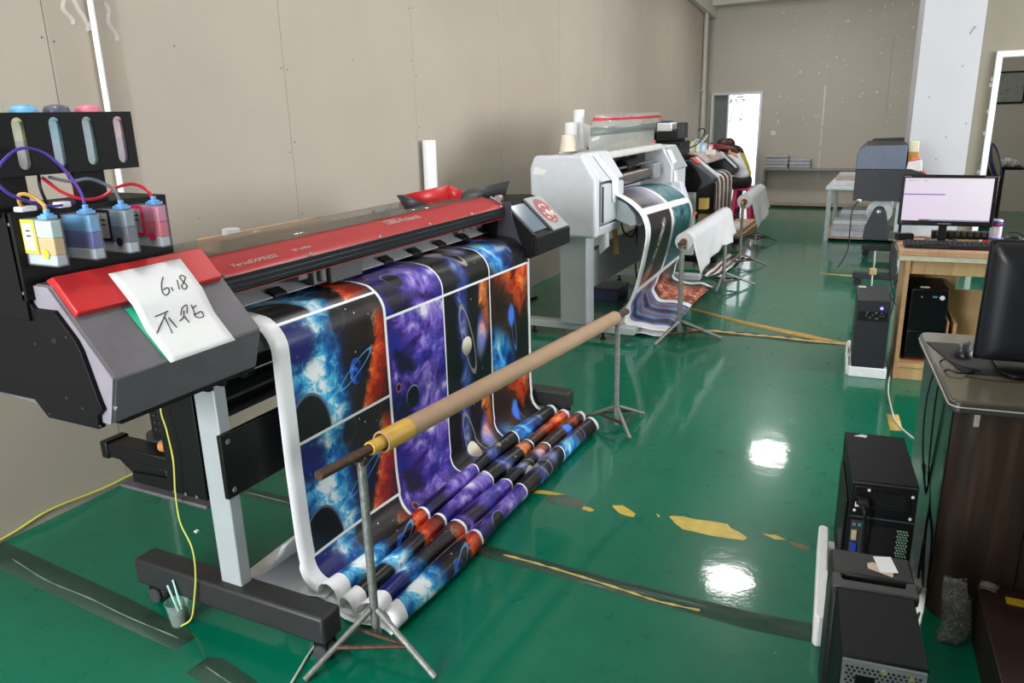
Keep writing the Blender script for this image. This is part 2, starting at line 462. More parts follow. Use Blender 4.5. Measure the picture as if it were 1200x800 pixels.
# dark lettering painted on the yard wall
mb = MB()
def dabs(cx, cz, s, n, seed):
    rr = random.Random(seed)
    for k in range(n):
        a = rr.choice((0, 0, 1.57, 1.57, 0.8)); L = s * rr.uniform(.5, 1); x = cx + rr.uniform(-.5, .5) * s; z = cz + rr.uniform(-.5, .5) * s
        mb.tube([(x - math.cos(a) * L / 2, 16.59, z - math.sin(a) * L / 2), (x + math.cos(a) * L / 2, 16.59, z + math.sin(a) * L / 2)], s * 0.09, 4)
dabs(-3.09, 1.90, .16, 7, 1); dabs(-3.22, 1.76, .07, 6, 2); dabs(-3.1, 1.75, .07, 6, 3); dabs(-2.98, 1.76, .07, 6, 4)
dabs(-3.36, 1.42, .09, 5, 5); dabs(-3.22, 1.40, .10, 2, 6); dabs(-3.0, 1.45, .10, 3, 7)
lt_ = mb.build('yard_lettering', mat('faded_dark_paint', (60, 62, 66), 0.8)); tag(lt_, kind='structure')
mb = MB(); mb.box(-2.01, -1.945, 13.935, 13.95, 1.165, 1.235); mb.mi = 1; mb.box(-1.993, -1.962, 13.931, 13.936, 1.18, 1.22)
tag(mb.build('light_switch', [white, mat('switch_rocker', (214, 216, 220), 0.4)], bevel=0.002), 'small square white switch plate on the rear wall by the door', 'switch')
pipe_w = mat('white_pvc', (236, 236, 234), 0.4, var=0.02)
mb = MB(); mb.tube([(-3.082, 2.33, 0.02), (-3.082, 2.335, 2.2), (-3.082, 2.33, 4.1)], 0.0125, 12)
for z in (0.4, 2.6): mb.box(-3.10, -3.066, 2.312, 2.352, z, z + 0.022)
tag(mb.build('conduit_pipe', pipe_w), 'thin white conduit running up the panelled wall above the ink bottles', 'pipe')
mb = MB(); mb.tube([(-3.06, 13.42, 0.0), (-3.06, 13.42, 3.1)], 0.035, 12); mb.box(-3.1, -3.04, 13.37, 13.47, 0.6, 0.63); mb.box(-3.1, -3.04, 13.37, 13.47, 1.9, 1.93)
tag(mb.build('drain_pipe', mat('grey_pvc', (190, 190, 184), 0.45)), 'pale vertical drain pipe in the far corner by the doorway', 'pipe')
film = glass('loose_film', (225, 225, 220), 0.2, 0.3)
mb = MB()
for a, b in (((2.20, 2.12), (2.235, 2.0)), ((2.25, 2.2), (2.30, 1.98)), ((2.30, 1.98), (2.345, 2.04)), ((2.4, 2.1), (2.43, 1.95))):
    p = [(-3.097, a[0] + (b[0] - a[0]) * t + 0.012 * math.sin(t * 9), a[1] + (b[1] - a[1]) * t) for t in [k / 8 for k in range(9)]]
    mb.grid([p, [(-3.085, q[1] + 0.012, q[2] + 0.004) for q in p]])
tag(mb.build('plastic_film_scraps', film), 'torn clear film scraps stuck to the wall beside the conduit', 'film')

# ceiling lamps (out of frame; the floor mirrors them)
lampm = emit('lamp_disc', (255, 252, 246), 14.0); lamph = mat('lamp_housing', (190, 192, 194), 0.4, 0.5)
def lamp(x, y, name='ceiling_lamp'):
    t = thing(name, 'round high bay lamp hanging from the ceiling', 'lamp', (x, y, 3.5), group='high bay lamps')
    mb = MB(); mb.lathe([(0.05, 0.42), (0.09, 0.30), (0.12, 0.24), (0.29, 0.0), (0.28, 0.0), (0.11, 0.225)], (x, y, 3.5), n=28, caps=False); mb.cyl((x, y, 3.9), (x, y, 4.1), 0.012, n=8); mb.cyl((x, y, 3.78), (x, y, 3.92), 0.07, n=16)
    mb.build('lamp_housing', lamph, t)
    mb = MB(); mb.cyl((x, y, 3.52), (x, y, 3.53), 0.255, n=28); mb.build('diffuser', lampm, t)
    return t
L0 = lamp(-1.27, 7.83)
LAMPS = ((-1.39, 11.5), (-1.3, 4.2), (-1.3, 0.5), (2.4, 7.6), (2.4, 4.6))
for x, y in LAMPS: dup(L0, (x, y, 3.5))
def area(name, loc, rot, sx, sy, power, c=(1, 1, 1), spread=180):
    d = bpy.data.lights.new(name, 'AREA'); d.shape = 'RECTANGLE'; d.size = sx; d.size_y = sy; d.energy = power; d.color = c
    d.spread = math.radians(spread)
    o = bpy.data.objects.new(name, d); COL.objects.link(o); o.location = loc; o.rotation_euler = rot
    return o
# daylight through the windows
area('window_daylight', (5.18, 5.35, 2.05), (0, PI / 2, 0), 2.2, 4.0, 285, (0.97, 0.985, 1.0))
area('window_daylight', (-1.6, -3.97, 2.05), (PI / 2, 0, 0), 2.7, 2.2, 450, (0.97, 0.985, 1.0))
for x, y in ((-1.27, 7.83),) + LAMPS:
    d = bpy.data.lights.new('lamp_light', 'AREA'); d.shape = 'DISK'; d.size = 0.5; d.energy = {11.5: 36, 7.83: 20}.get(y, 14); d.color = (1, 0.98, 0.95)
    o = bpy.data.objects.new('lamp_light', d); COL.objects.link(o); o.location = (x, y, 3.495)
area('office_area_light', (4.6, 11.0, 2.4), (0, PI / 2, 0), 1.6, 2.0, 40, (1, 0.97, 0.92))  # unseen area light inside the office; its wall has no window
# sky over the yard
w = bpy.data.worlds.new('sky'); scene.world = w; w.use_nodes = True
nt = w.node_tree; bg = nt.nodes['Background']
bg.inputs[0].default_value = rgb(236, 242, 252); bg.inputs[1].default_value = 4.5
# ------------------------------------------------------------------ the banner print: galaxy panels repeated in columns
def ell(g, p, q, cx, cy, rx, ry, rot=0.0):
    c, s_ = math.cos(rot), math.sin(rot)
    dx = p - cx; dy = q - cy
    a = (dx * c + dy * s_) / rx; b = (dy * c - dx * s_) / ry
    return (a * a + b * b).sqrt()
def galaxy_mat():
    m = bpy.data.materials.new('galaxy_print'); g = G(m)
    u, v, _ = g.coord('UV')
    k = rgb
    bl = k(3, 4, 9)
    # --- column A
    pa = (u - 0.075) / 0.5; qa = ((v + 0.0) / 0.415).fract(); a = pa * 1.2
    va = g.vec(a, qa, 0.3)
    n1 = g.noise(va, 3.2, 6, .6, .6); n2 = g.noise(va, 6.5, 8, .65, .8); n3 = g.noise(g.vec(a, qa, 4.1), 2.6, 5, .6)
    col = g.ramp(n1, [(.35, bl), (.62, k(34, 22, 22)), (.8, k(70, 40, 28))])
    d = (a - (.36 + ((qa * 4.2).sin()) * -.16) + (n3 - .5) * .45).abs()
    bm = g.smooth(.56, .10, d + (qa - .42).abs() * .34) * g.smooth(.80, .55, a + (n3 - .5) * .5)
    blue = g.ramp(n2 * .55 + (1 - d * 1.5) * .30, [(.24, k(4, 8, 36)), (.38, k(8, 52, 130)), (.47, k(20, 120, 204)), (.53, k(90, 200, 240)), (.59, k(244, 252, 255))])
    col = g.mix(bm, col, blue)
    col = g.mix(g.smooth(.30, .12, ell(g, a, qa, .10, .2, 1, 1) + (n2 - .5) * .2), col, k(14, 24, 104))
    fd = a - (1.04 - qa * qa * .26 - g.smooth(.35, .1, (qa - .18).abs()) * -.03) + (n2 - .5) * .34
    fm = g.smooth(-.02, .07, fd) * g.smooth(.1, .3, qa)
    fire = g.ramp(n2 * .8 + fd * -.9 + .17, [(.25, k(36, 6, 4)), (.42, k(150, 28, 10)), (.55, k(226, 84, 30)), (.66, k(255, 224, 160))])
    col = g.mix(fm, col, fire)
    e1 = ell(g, a, qa, .14, .98, .25, .36); col = g.mix(g.smooth(1.02, .99, e1), col, g.mix(g.smooth(.9, 1.0, e1) * .7, k(9, 10, 15), k(120, 140, 170)))
    e2 = ell(g, a, qa, .60, .12, .09, .13, .4); col = g.mix(g.smooth(1.05, .9, e2), col, g.mix(g.smooth(.6, 1, e2) * .4, k(18, 20, 26), k(60, 70, 86)))
    e3 = ell(g, a, qa, .76, .62, .085, .12)
    col = g.mix(g.smooth(1.03, .97, e3), col, g.ramp(g.noise(va, 16, 4) * .8 + (.72 - a) * 1.2, [(.3, k(8, 20, 86)), (.5, k(50, 110, 220)), (.7, k(150, 196, 255))]))
    r3 = ell(g, a, qa, .76, .60, .25, .05, -.5); col = g.mix(g.smooth(.12, .04, (r3 - 1).abs()) * .8, col, k(96, 160, 220))
    st = g.smooth(.10, .05, g.voro(va, 9)); colA = g.mix(st * (1 - bm) * (1 - fm), col, k(250, 245, 235))
    # --- columns B, C, D
    w = 0.405; uu = (u - 0.585) / w; kc = uu.floor(); p = uu.fract(); q = ((v - 0.022) / 0.505).fract(); qs = q * 1.247
    vb = g.vec(p, qs, 7.7)
    b1 = g.noise(vb, 2.4, 8, .62, .7); b2 = g.noise(g.vec(p, qs, 1.9), 3.0, 6, .6)
    colB = g.ramp(b1 * 1.0 + (.5 - (p - .62).abs()) * .22 - q * .12, [(.38, k(16, 9, 48)), (.47, k(52, 30, 118)), (.545, k(100, 74, 178)), (.61, k(158, 140, 214)), (.70, k(232, 226, 246))])
    colB = g.mix(g.smooth(.48, .62, b2) * .75, colB, k(28, 42, 150))
    f1 = ell(g, p, qs, .36, .885, .115, .115); colB = g.mix(g.smooth(1.03, .98, f1), colB, g.mix(g.smooth(.84, 1, f1) * g.smooth(.98, .72, qs), k(8, 10, 20), k(170, 190, 240)))
    f2 = ell(g, p, qs, .13, .72, .045, .045); colB = g.mix(g.smooth(1.05, .95, f2), colB, g.mix(g.smooth(.6, 1, f2), k(30, 12, 26), k(190, 120, 130)))
    c1 = g.noise(g.vec(p, qs, 3.3), 3.2, 7, .62, .8)
    colC = g.ramp(c1, [(.4, bl), (.7, k(24, 26, 36))])
    db = (p - .36 - q * .06 + (c1 - .5) * .3).abs(); mb_ = g.smooth(.16, .02, db); colC = g.mix(mb_ * .7, colC, g.ramp(c1, [(.35, k(12, 24, 72)), (.55, k(60, 84, 170)), (.7, k(170, 184, 226))]))
    dl = ell(g, p, qs, .78, .62, .16, .36, .2); colC = g.mix(g.smooth(1.0, .25, dl + (c1 - .5) * 1.2), colC, g.ramp(c1, [(.35, k(40, 50, 110)), (.5, k(100, 116, 196)), (.68, k(206, 204, 236))]))
    ds = (p - .86 + (c1 - .5) * .35).abs(); colC = g.mix(g.smooth(.13, .02, ds) * g.smooth(.62, .3, q), colC, g.ramp(c1, [(.35, k(60, 22, 12)), (.55, k(206, 110, 50)), (.7, k(255, 196, 130))]))
    s2 = ell(g, p, qs, .47, .60, .10, .42, -.30); colC = g.mix(g.smooth(.10, .05, (s2 - 1).abs()) * g.smooth(.02, .06, (s2 - 1.0).abs() + .04) * .9, colC, k(150, 142, 134))
    s1 = ell(g, p, qs, .44, .66, .105, .105); colC = g.mix(g.smooth(1.03, .97, s1), colC, g.ramp(qs * 1.0 + (c1 - .5) * .1, [(.56, k(236, 230, 214)), (.62, k(222, 214, 196)), (.74, k(150, 140, 122))]))
    colC = g.mix(g.smooth(.07, .03, g.voro(g.vec(p, q, 2.2), 8)), colC, k(235, 238, 250))
    d1 = g.noise(g.vec(p, q, 9.2), 3.4, 8, .64, .9)
    colD = g.ramp(d1, [(.38, k(10, 8, 10)), (.58, k(52, 26, 18)), (.75, k(104, 48, 24))])
    fm2 = g.smooth(.46, .22, q + (p - .75).abs() * .5 + (d1 - .5) * .8 + .02)
    colD = g.mix(fm2, colD, g.ramp(d1 * .9 + q * .45, [(.4, k(70, 14, 6)), (.52, k(200, 60, 20)), (.62, k(255, 140, 60)), (.74, k(255, 236, 190))]))
    bm2 = g.smooth(.7, .2, ell(g, p, q, .22, .78, .6, .42, .5) + (d1 - .5) * .9)
    colD = g.mix(bm2, colD, g.ramp(d1, [(.34, k(6, 22, 86)), (.48, k(24, 118, 204)), (.58, k(110, 206, 240)), (.7, k(246, 252, 255))]))
    h1 = ell(g, p, q, .98, .85, .34, .34); colD = g.mix(g.smooth(1.02, .98, h1), colD, k(8, 9, 13))
    h2 = ell(g, p, q, .52, .46, .08, .11); colD = g.mix(g.smooth(1.3, .5, h2), colD, k(60, 120, 236))
    h3 = ell(g, p, q, .58, .60, .05, .22, -.2); colD = g.mix(g.smooth(.2, .08, (h3 - 1).abs()) * .7, colD, k(80, 120, 190))
    col = g.mix(kc.gt(.5), colB, colC); col = g.mix(kc.gt(1.5), col, colD)
    isA = u.lt(.583); col = g.mix(isA, col, colA)
    # white gaps between the panels
    t = .0045
    lineA = g.math('MAXIMUM', qa.lt(t / .415 * 1.2), qa.gt(1 - t / .415 * 1.2))
    lineB = g.math('MAXIMUM', g.math('MAXIMUM', q.lt(t / .505 * 1.2), q.gt(1 - t / .505 * 1.2)), g.math('MAXIMUM', p.lt(t / w), p.gt(1 - t / w)))
    line = isA * lineA + (1 - isA) * lineB
    edge = g.math('MAXIMUM', u.lt(.075), u.gt(1.795))
    edge = g.math('MAXIMUM', edge, g.smooth(.006, .005, (u - .580).abs()))
    blank = g.math('MAXIMUM', edge, v.gt(3.30))
    col = g.mix(g.math('MINIMUM', g.math('MAXIMUM', line, blank), 1.0), col, k(240, 241, 245))
    g.set(color=col, rough=.32, spec=.4)
    MATS['galaxy_print'] = m
    return m

# the sheet: over the platen, straight down, folded into ridges on the floor
ban = []   # (x, z)
for x in (-2.05, -1.98, -1.92, -1.86): ban.append((x, 1.012))
for k in range(1, 9):
    a = k / 8 * PI / 2; ban.append((-1.80 + .125 * math.sin(a) - .0, 0.905 + .107 * math.cos(a)))
ban = ban[:4] + [(-1.82, 1.013)] + ban[5:]
for z in (.84, .76, .68, .6, .52, .44, .36, .28): ban.append((-1.675, z))
ban += [(-1.673, .22), (-1.668, .165), (-1.655, .12), (-1.632, .09)]
def hump(x, r, h):
    """a standing loop of the sheet: up, over and down again"""
    o = []
    for k in range(11):
        a = PI * (1.12 - 1.24 * k / 10); o.append((x + r * math.cos(a), h - r + r * math.sin(a)))
    return o
prof2 = ban + [(-1.612, .078)] + hump(-1.568, .034, .118) + [(-1.528, .062)] + hump(-1.486, .034, .106) + [(-1.446, .054)] + hump(-1.405, .034, .094) + [(-1.372, .045)]
prof2 += [(-1.352, .068), (-1.334, .078), (-1.312, .076), (-1.295, .058), (-1.29, .036), (-1.30, .017), (-1.325, .009)]
for k, (xa, z) in enumerate(((-1.60, .024), (-1.345, .030), (-1.59, .038), (-1.37, .044), (-1.60, .05))):
    prof2 += [(xa + (.03 if k % 2 == 0 else -.03), z - .001), (xa, z + .002), (xa + (.02 if k % 2 == 0 else -.02), z + .005)]
prof2 += [(-1.70, .05), (-1.80, .016), (-1.92, .006), (-1.985, .012), (-1.992, .026), (-1.965, .036), (-1.90, .062), (-1.83, .105), (-1.775, .165), (-1.735, .225)]
def resample(P, step):
    P = [Vector((x, 0, z)) for x, z in P]; Q = spline(P, 6); out = [Q[0]]; acc = 0
    for a, b in zip(Q, Q[1:]):
        acc += (b - a).length
        if acc >= step: out.append(b); acc = 0
    return out
def banner_rows(P, y0, y1, ny, x_off=None, droop=None):
    L = [0.0]
    for a, b in zip(P, P[1:]): L.append(L[-1] + (b - a).length)
    rows, uvs = [], []
    for j in range(ny + 1):
        t = j / ny; y = y0 + (y1 - y0) * t
        r = []
        for i, pt in enumerate(P):
            o = x_off(t, pt, i) if x_off else (0, 0)
            r.append((pt.x + o[0], y + (o[2] if len(o) > 2 else 0), max(.0025, pt.z + o[1])))
        rows.append(r); uvs.append([((y - y0), l) for l in L])
    return rows, uvs
P1 = resample(prof2, 0.014)
def off1(t, p, i):
    low = max(0.0, 1 - p.z / .5)
    wob = .010 * math.sin(5.1 * t + 1.3) * low + .006 * math.sin(14 * t + p.x * 40) * low
    lean = (-.012 + .03 * t)
    zz = .010 * math.sin(7.3 * t + p.x * 22) * low * (1 if .02 < p.z < .2 else 0)
    sl = .012 * math.sin(p.x * 31.0) * low if p.z < .16 else 0.0
    return (lean + wob, zz, sl)
Y0B = 1.705
rows, uvs = banner_rows(P1, Y0B, 3.525, 46, off1)
# shift v so that a panel gap falls on the front bend
acc = 0; i0 = 0
for i, (a, b) in enumerate(zip(P1, P1[1:])):
    acc += (b - a).length
    if b.z < .985 and b.x > -1.75: i0 = acc; break
uvs = [[(u, l - i0 + .415) for u, l in r] for r in uvs]
mb = MB(); mb.grid(rows, uvs)
galaxy = galaxy_mat()
o = mb.build('printed_banner', [galaxy, paper], solid=0.0012, angle=180)
tag(o, 'wide galaxy print hanging from the red and black printer and folding on the floor', 'banner')

# ------------------------------------------------------------------ printer with the red cover
pr = thing('large_format_printer', 'red and black wide format printer on grey legs feeding out the galaxy print', 'printer', (-2.0, 2.55, 0))
# end cover at the near end
e0, e1 = 1.125, 1.605
mb = MB()
mb.prism([(-1.655, .905), (-1.645, .935), (-1.618, 1.026), (-1.80, 1.236), (-1.865, 1.238), (-2.45, 1.17), (-2.45, .95), (-1.9, .905)], 'y', e0, e1)
lc = mb.build('end_cover', dgrey, pr, bevel=.006)
mb = MB(); mb.prism([(-1.657, .905), (-1.647, .935), (-1.620, 1.026), (-1.80, 1.234), (-1.88, 1.236), (-1.88, .91)], 'y', 1.1205, 1.1255); mb.build('end_face', mat('mauve_grey', (132, 127, 138), .5), lc)
mb = MB(); mb.prism([(-1.737, 1.160), (-1.724, 1.175), (-1.797, 1.257), (-1.826, 1.246), (-1.80, 1.228)], 'y', 1.135, 1.588)
mb.build('cover_stripe', red, lc, bevel=.004)
mb = MB(); mb.cyl((-1.636, 1.1232, .95), (-1.636, 1.126, .95), .006, n=10); mb.build('screw', alu, lc)
mb = MB(); mb.prism([(-1.878, 1.235), (-1.866, 1.20), (-1.850, 1.180), (-1.775, 1.180), (-1.715, 1.114), (-1.702, 1.09), (-1.668, .965), (-1.660, .945), (-1.672, .936), (-1.684, .925), (-1.687, .892), (-1.88, .893), (-1.923, .936), (-2.45, .936), (-2.45, 1.235)], 'y', 1.108, 1.128)
sp = mb.build('side_plate', black, pr, bevel=.002)
mb = MB()
for a, b in ((-1.745, 1.12), (-1.735, .94), (-1.79, .96), (-1.87, 1.09), (-1.68, .902), (-1.872, .905)): mb.cyl((a, 1.1075, b), (a, 1.109, b), .0035, n=8)
mb.build('plate_screws', mat('dark_screw', (70, 70, 74), .4, .4), sp)
mb = MB(); mb.ball((-1.795, 1.1085, 1.105), .011, 10, (1, .15, .8)); mb.build('cable_hole', mat('dark_hole', (4, 4, 5), .8), sp)
mb = MB()
for k in range(2): mb.box(-1.72, -1.66, 1.15 + k * .0, 1.60, .893, .906)
for yy in (1.42, 1.47, 1.55): mb.box(-1.69, -1.655, yy, yy + .02, .885, .90)
mb.build('bottom_lip', black, pr, bevel=.003)
# transparent sticky pads on the cover
# middle body
mb = MB()
mb.prism([(-1.90, 1.0), (-1.90, .80), (-2.30, .80), (-2.40, .95), (-2.40, 1.14), (-2.12, 1.19), (-2.05, 1.175), (-2.05, 1.0)], 'y', 1.60, 3.50)
mb.build('body', mat('printer_body_dark', (44, 45, 49), .45), pr)
mb = MB(); mb.prism([(-1.90, 1.004), (-1.775, .992), (-1.757, .965), (-1.745, .91), (-1.76, .90), (-1.91, .90)], 'y', 1.60, 3.50)
mb.build('platen', mat('platen_grey', (140, 142, 150), .4, .2), pr)
mb = MB()
mb.box(-2.04, -2.02, 1.61, 3.50, 1.03, 1.165); mb.mi = 1
for k in range(2): mb.box(-2.02, -2.005, 1.61, 3.50, 1.055 + k * .045, 1.075 + k * .045)
mb.build('carriage_rail', [mat('rail_grey', (120, 124, 124), .4, .2), mat('rail_dark', (76, 78, 80), .4, .3)], pr)
mb = MB(); mb.prism([(-1.935, 1.048), (-1.868, 1.026), (-1.868, 1.030), (-1.935, 1.056)], 'y', 1.61, 3.49); mb.build('media_guide', mat('guide_grey', (168, 170, 174), .4, .1), pr)
mb = MB(); mb.box(-1.95, -1.935, 1.61, 3.49, 1.062, 1.098); mb.build('carriage_rail', mat('rail_grey', (120, 124, 124)), pr)
mb = MB()
for k in range(9):
    y = 1.70 + k * .215
    mb.box(-1.965, -1.895, y, y + .085, 1.022, 1.042); mb.prism([(-1.90, 1.030), (-1.862, 1.024), (-1.862, 1.036), (-1.90, 1.054)], 'y', y + .01, y + .075)
    m_ = mb
    if k == 0: pass
    o = mb.build('pinch_roller', satin, pr, bevel=.003); mb = MB()
cg = MB(); cg.box(-2.0, -1.835, 2.19, 2.385, 1.022, 1.12); cgo = cg.build('print_carriage', mat('carriage_grey', (86, 88, 88), .45), pr, bevel=.006)
mb = MB(); mb.box(-1.99, -1.85, 2.115, 2.19, 1.03, 1.11); mb.cyl((-1.845, 2.15, 1.04), (-1.845, 2.15, 1.09), .014, n=12); mb.box(-1.98, -1.87, 2.06, 2.115, 1.055, 1.085); mb.build('cutter', mat('cutter_grey', (126, 128, 126), .5), cgo, bevel=.005)
# front cover: red panel, dark ribbed rail, clear acrylic over it
mb = MB(); mb.prism([(-1.772, 1.158), (-1.785, 1.170), (-1.905, 1.205), (-1.905, 1.196), (-1.79, 1.160), (-1.776, 1.150)], 'y', 1.605, 3.50)
fc = mb.build('front_cover', redp, pr)
mb = MB()
for k, (xa, za) in enumerate(((-1.770, 1.158), (-1.766, 1.142), (-1.768, 1.126))):
    mb.prism([(xa, za), (xa - .002, za - .013), (xa - .03, za - .013), (xa - .03, za)], 'y', 1.605, 3.50)
mb.prism([(-1.774, 1.16), (-1.774, 1.11), (-1.80, 1.105), (-1.80, 1.16)], 'y', 1.605, 3.50)
mb.build('cover_rail', mat('ribbed_rail', (38, 40, 45), .35, .2), fc, bevel=.002)
mb = MB(); mb.box(-1.79, -1.773, 1.605, 3.50, 1.1015, 1.105); mb.build('red_pinstripe', mat('red_line', (132, 34, 30), .4), fc)
mb = MB()
for y in (1.63, 2.02, 2.42, 2.78, 3.14, 3.44): mb.ball((-1.768, y, 1.166), .006, 8)
mb.build('cover_studs', alu, fc)
mb = MB(); mb.grid([[(-1.895, y, 1.205), (-1.95, y, 1.222), (-2.0, y, 1.240)] for y in (1.60, 2.2, 2.8, 3.46)], sm=False)
mb.build('acrylic_cover', acryl, fc, solid=.004)
n_s = Vector((.042, 0, .145)).normalized(); xd = Vector((0, 1, 0)); yd = Vector((-.145, 0, .042))
logo_m = mat('silver_lettering', (214, 204, 200), .3, .4)
text('model_lettering', 'VersaEXPRESS', .032, frame((-1.80, 1.70, 1.1765), xd, yd), logo_m, fc, shear=.25, spacing=1.05)
text('model_number', 'RF-640A', .024, frame((-1.808, 1.985, 1.179), xd, yd), logo_m, fc, spacing=1.1)
text('maker_lettering', 'Roland', .050, frame((-1.838, 2.685, 1.1872), xd, yd), logo_m, fc)
mb = MB()   # the frame beside the maker's name
Ml = frame((-1.840, 2.585, 1.1878), xd, yd); mb.M = Ml
for a in ((0, .09, 0, .005), (0, .09, .030, .035), (0, .005, 0, .035), (.085, .09, 0, .018), (.02, .075, .012, .020)): mb.box(a[0], a[1], a[2], a[3], 0, .001)
mb.build('maker_emblem', logo_m, fc)
# folded up service flap at the back: red tray between dark cheeks
mb = MB(); mb.prism([(2.76, 1.235), (3.52, 1.25), (3.56, 1.262), (3.14, 1.262), (2.80, 1.25)], 'x', -2.0, -1.985); rf = None
mb = MB(); mb.f([mb.v(p) for p in ((-1.95, 2.86, 1.276), (-1.95, 3.26, 1.286), (-1.95, 3.33, 1.20), (-1.95, 3.03, 1.20))])
sf = mb.build('service_flap', red, pr, solid=.008)
for pts in ([(-1.93, 2.784, 1.284), (-1.93, 2.829, 1.281), (-1.93, 3.088, 1.198), (-1.93, 2.86, 1.20)],
            [(-1.93, 3.341, 1.247), (-1.93, 3.872, 1.254), (-1.93, 3.815, 1.184), (-1.93, 3.294, 1.19)],):
    mb = MB(); vs = [mb.v(p) for p in pts]; mb.f(vs); mb.build('flap_cheek', mat('flap_dark', (48, 46, 50), .45), sf, solid=.006)
mb = MB(); vs = [mb.v(p) for p in ((-1.945, 3.237, 1.286), (-1.925, 3.341, 1.250), (-1.925, 3.300, 1.193), (-1.945, 3.239, 1.221))]; mb.f(vs); mb.build('flap_rib', red, sf, solid=.005)
mb = MB(); mb.box(-1.96, -1.945, 2.64, 2.76, 1.222, 1.234); mb.build('flap_hinge', steel, sf, bevel=.002)
# control end
mb = MB(); mb.prism([(-1.625, 1.012), (-1.79, 1.165), (-1.83, 1.178), (-2.42, 1.16), (-2.42, .90), (-1.64, .90), (-1.625, .915)], 'y', 3.50, 3.935)
ce = mb.build('control_end', black, pr, bevel=.004)
mb = MB(); mb.prism([(-1.628, .905), (-1.60, .917), (-1.60, 1.006), (-1.628, 1.018)], 'y', 3.515, 3.94); mb.build('front_box', satin, ce, bevel=.003)
mb = MB(); mb.prism([(-1.65, .885), (-1.735, 1.115), (-1.74, 1.185), (-1.80, 1.18), (-1.83, .885)], 'y', 3.488, 3.502); mb.build('inner_cheek', mat('cheek_grey', (58, 58, 66), .45), ce)
sv = Vector((-.165, 0, .153)).normalized(); nv = Vector((.153, 0, .165)).normalized(); o0 = Vector((-1.625, 0, 1.012))
def slab(y0, y1, a0, a1, h, name, m, par, h0=0.0, bevel=.002):
    mb = MB(); P = lambda a, h: o0 + sv * a + nv * h
    q = [P(a0, h0), P(a1, h0), P(a1, h), P(a0, h)]
    mb.prism([(p.x, p.z) for p in q], 'y', y0, y1); return mb.build(name, m, par, bevel=bevel)
slab(3.535, 3.715, .02, .205, .005, 'viewing_window', mat('tinted_window', (112, 126, 140), .12), ce)
slab(3.505, 3.535, 0, .22, .010, 'window_border', satin, ce); slab(3.715, 3.74, 0, .22, .010, 'window_border', satin, ce)
cp = slab(3.74, 3.938, -.012, .225, .014, 'control_panel', mat('control_panel_grey', (150, 154, 156), .4), ce, bevel=.004)
# red oval sticker with pale paper-cut flowers
mb = MB(); P = lambda y, a, h: o0 + sv * a + nv * h + Vector((0, y, 0))
ring = [P(3.838 + .078 * math.cos(t), .115 + .088 * math.sin(t), .0152) for t in [2 * PI * k / 40 for k in range(40)]]
vs = [mb.v(p) for p in ring]; mb.f(vs); mb.mi = 1
rr = random.Random(5)
for k in range(34):
    a = rr.uniform(0, 2 * PI); q = rr.uniform(.0, .85); s_ = rr.uniform(.004, .012)
    c_ = (3.842 + .074 * q * math.cos(a), .10 + .074 * q * math.sin(a)); rot = rr.uniform(0, 6)
    vs = [mb.v(P(c_[0] + s_ * math.cos(rot + t) * (1.5 if i % 2 else .8), c_[1] + s_ * math.sin(rot + t) * (1.4 if i % 2 else .7), .0160)) for i, t in enumerate([2 * PI * j / 8 for j in range(8)])]
    mb.f(vs)
mb.build('oval_sticker', [mat('sticker_red', (150, 52, 54), .4), mat('sticker_pale', (232, 214, 206), .5)], cp)
mb = MB(); mb.cyl((-1.80, 3.47, 1.20), (-1.80, 3.50, 1.20), .018, n=14); mb.cyl((-1.83, 3.45, 1.21), (-1.78, 3.50, 1.165), .006, n=8); mb.build('cover_damper', alu, pr)
mb = MB(); mb.box(-1.99, -1.90, 3.24, 3.485, 1.03, 1.10); mb.mi = 1
for y in (3.29, 3.36, 3.43): mb.cyl((-1.901, y, 1.065), (-1.897, y, 1.065), .008, n=10)
mb.build('bracket_plate', [mat('bracket_grey', (104, 110, 112), .45, .3), satin], pr, bevel=.003)
# stand
stand_p = pr
for yy, xo in ((1.50, 0.0), (3.575, -.055)):
    mb = MB(); mb.box(-2.235 + xo, -1.412 + xo, yy, yy + .088, .075, .17); ft = mb.build('foot_bar', mat('foot_black', (38, 38, 40), .5), pr, bevel=.01)
    mb = MB(); mb.box(-1.85, -1.762, yy + .03, yy + .075, .165, .90)
    mb.build('leg', silver, pr, bevel=.004)
    for xx in (-2.19 + xo, -1.46 + xo):
        mb = MB(); yc = yy + .044; mb.box(xx - .02, xx + .02, yc - .022, yc + .022, .055, .078); mb.box(xx - .015, xx + .035, yc - .024, yc - .019, .02, .07); mb.box(xx - .015, xx + .035, yc + .019, yc + .024, .02, .07)
        cs = mb.build('caster', satin, ft, bevel=.002)
        mb = MB(); mb.lathe([(.006, -.018), (.026, -.018), (.030, -.013), (.030, .013), (.026, .018), (.006, .018)], (xx + .015, yc, .030), (0, 1, 0), 18); mb.lathe([(.012, -.034), (.026, -.032), (.028, -.026), (.012, -.026)], (xx + .015, yc, .030), (0, 1, 0), 18)
        mb.build('wheel', castm, cs)
mb = MB(); mb.box(-1.762, -1.745, 1.515, 3.64, .49, .70); mb.box(-1.80, -1.762, 1.58, 3.60, .49, .503); mb.mi = 1
for y, z in ((1.54, .675), (1.54, .515)): mb.cyl((-1.745, y, z), (-1.741, y, z), .009, n=10)
mb.build('cross_beam', [satin, steel], pr, bevel=.003)
mb = MB(); mb.cyl((-1.94, 1.60, .745), (-1.94, 3.58, .745), .032, n=24); mb.mi = 1; mb.cyl((-1.93, 1.6, .80), (-1.93, 3.58, .80), .008, n=8)
mb.build('take_up_bar', [mat('roller_dark', (72, 78, 80), .35, .4), alu], pr)
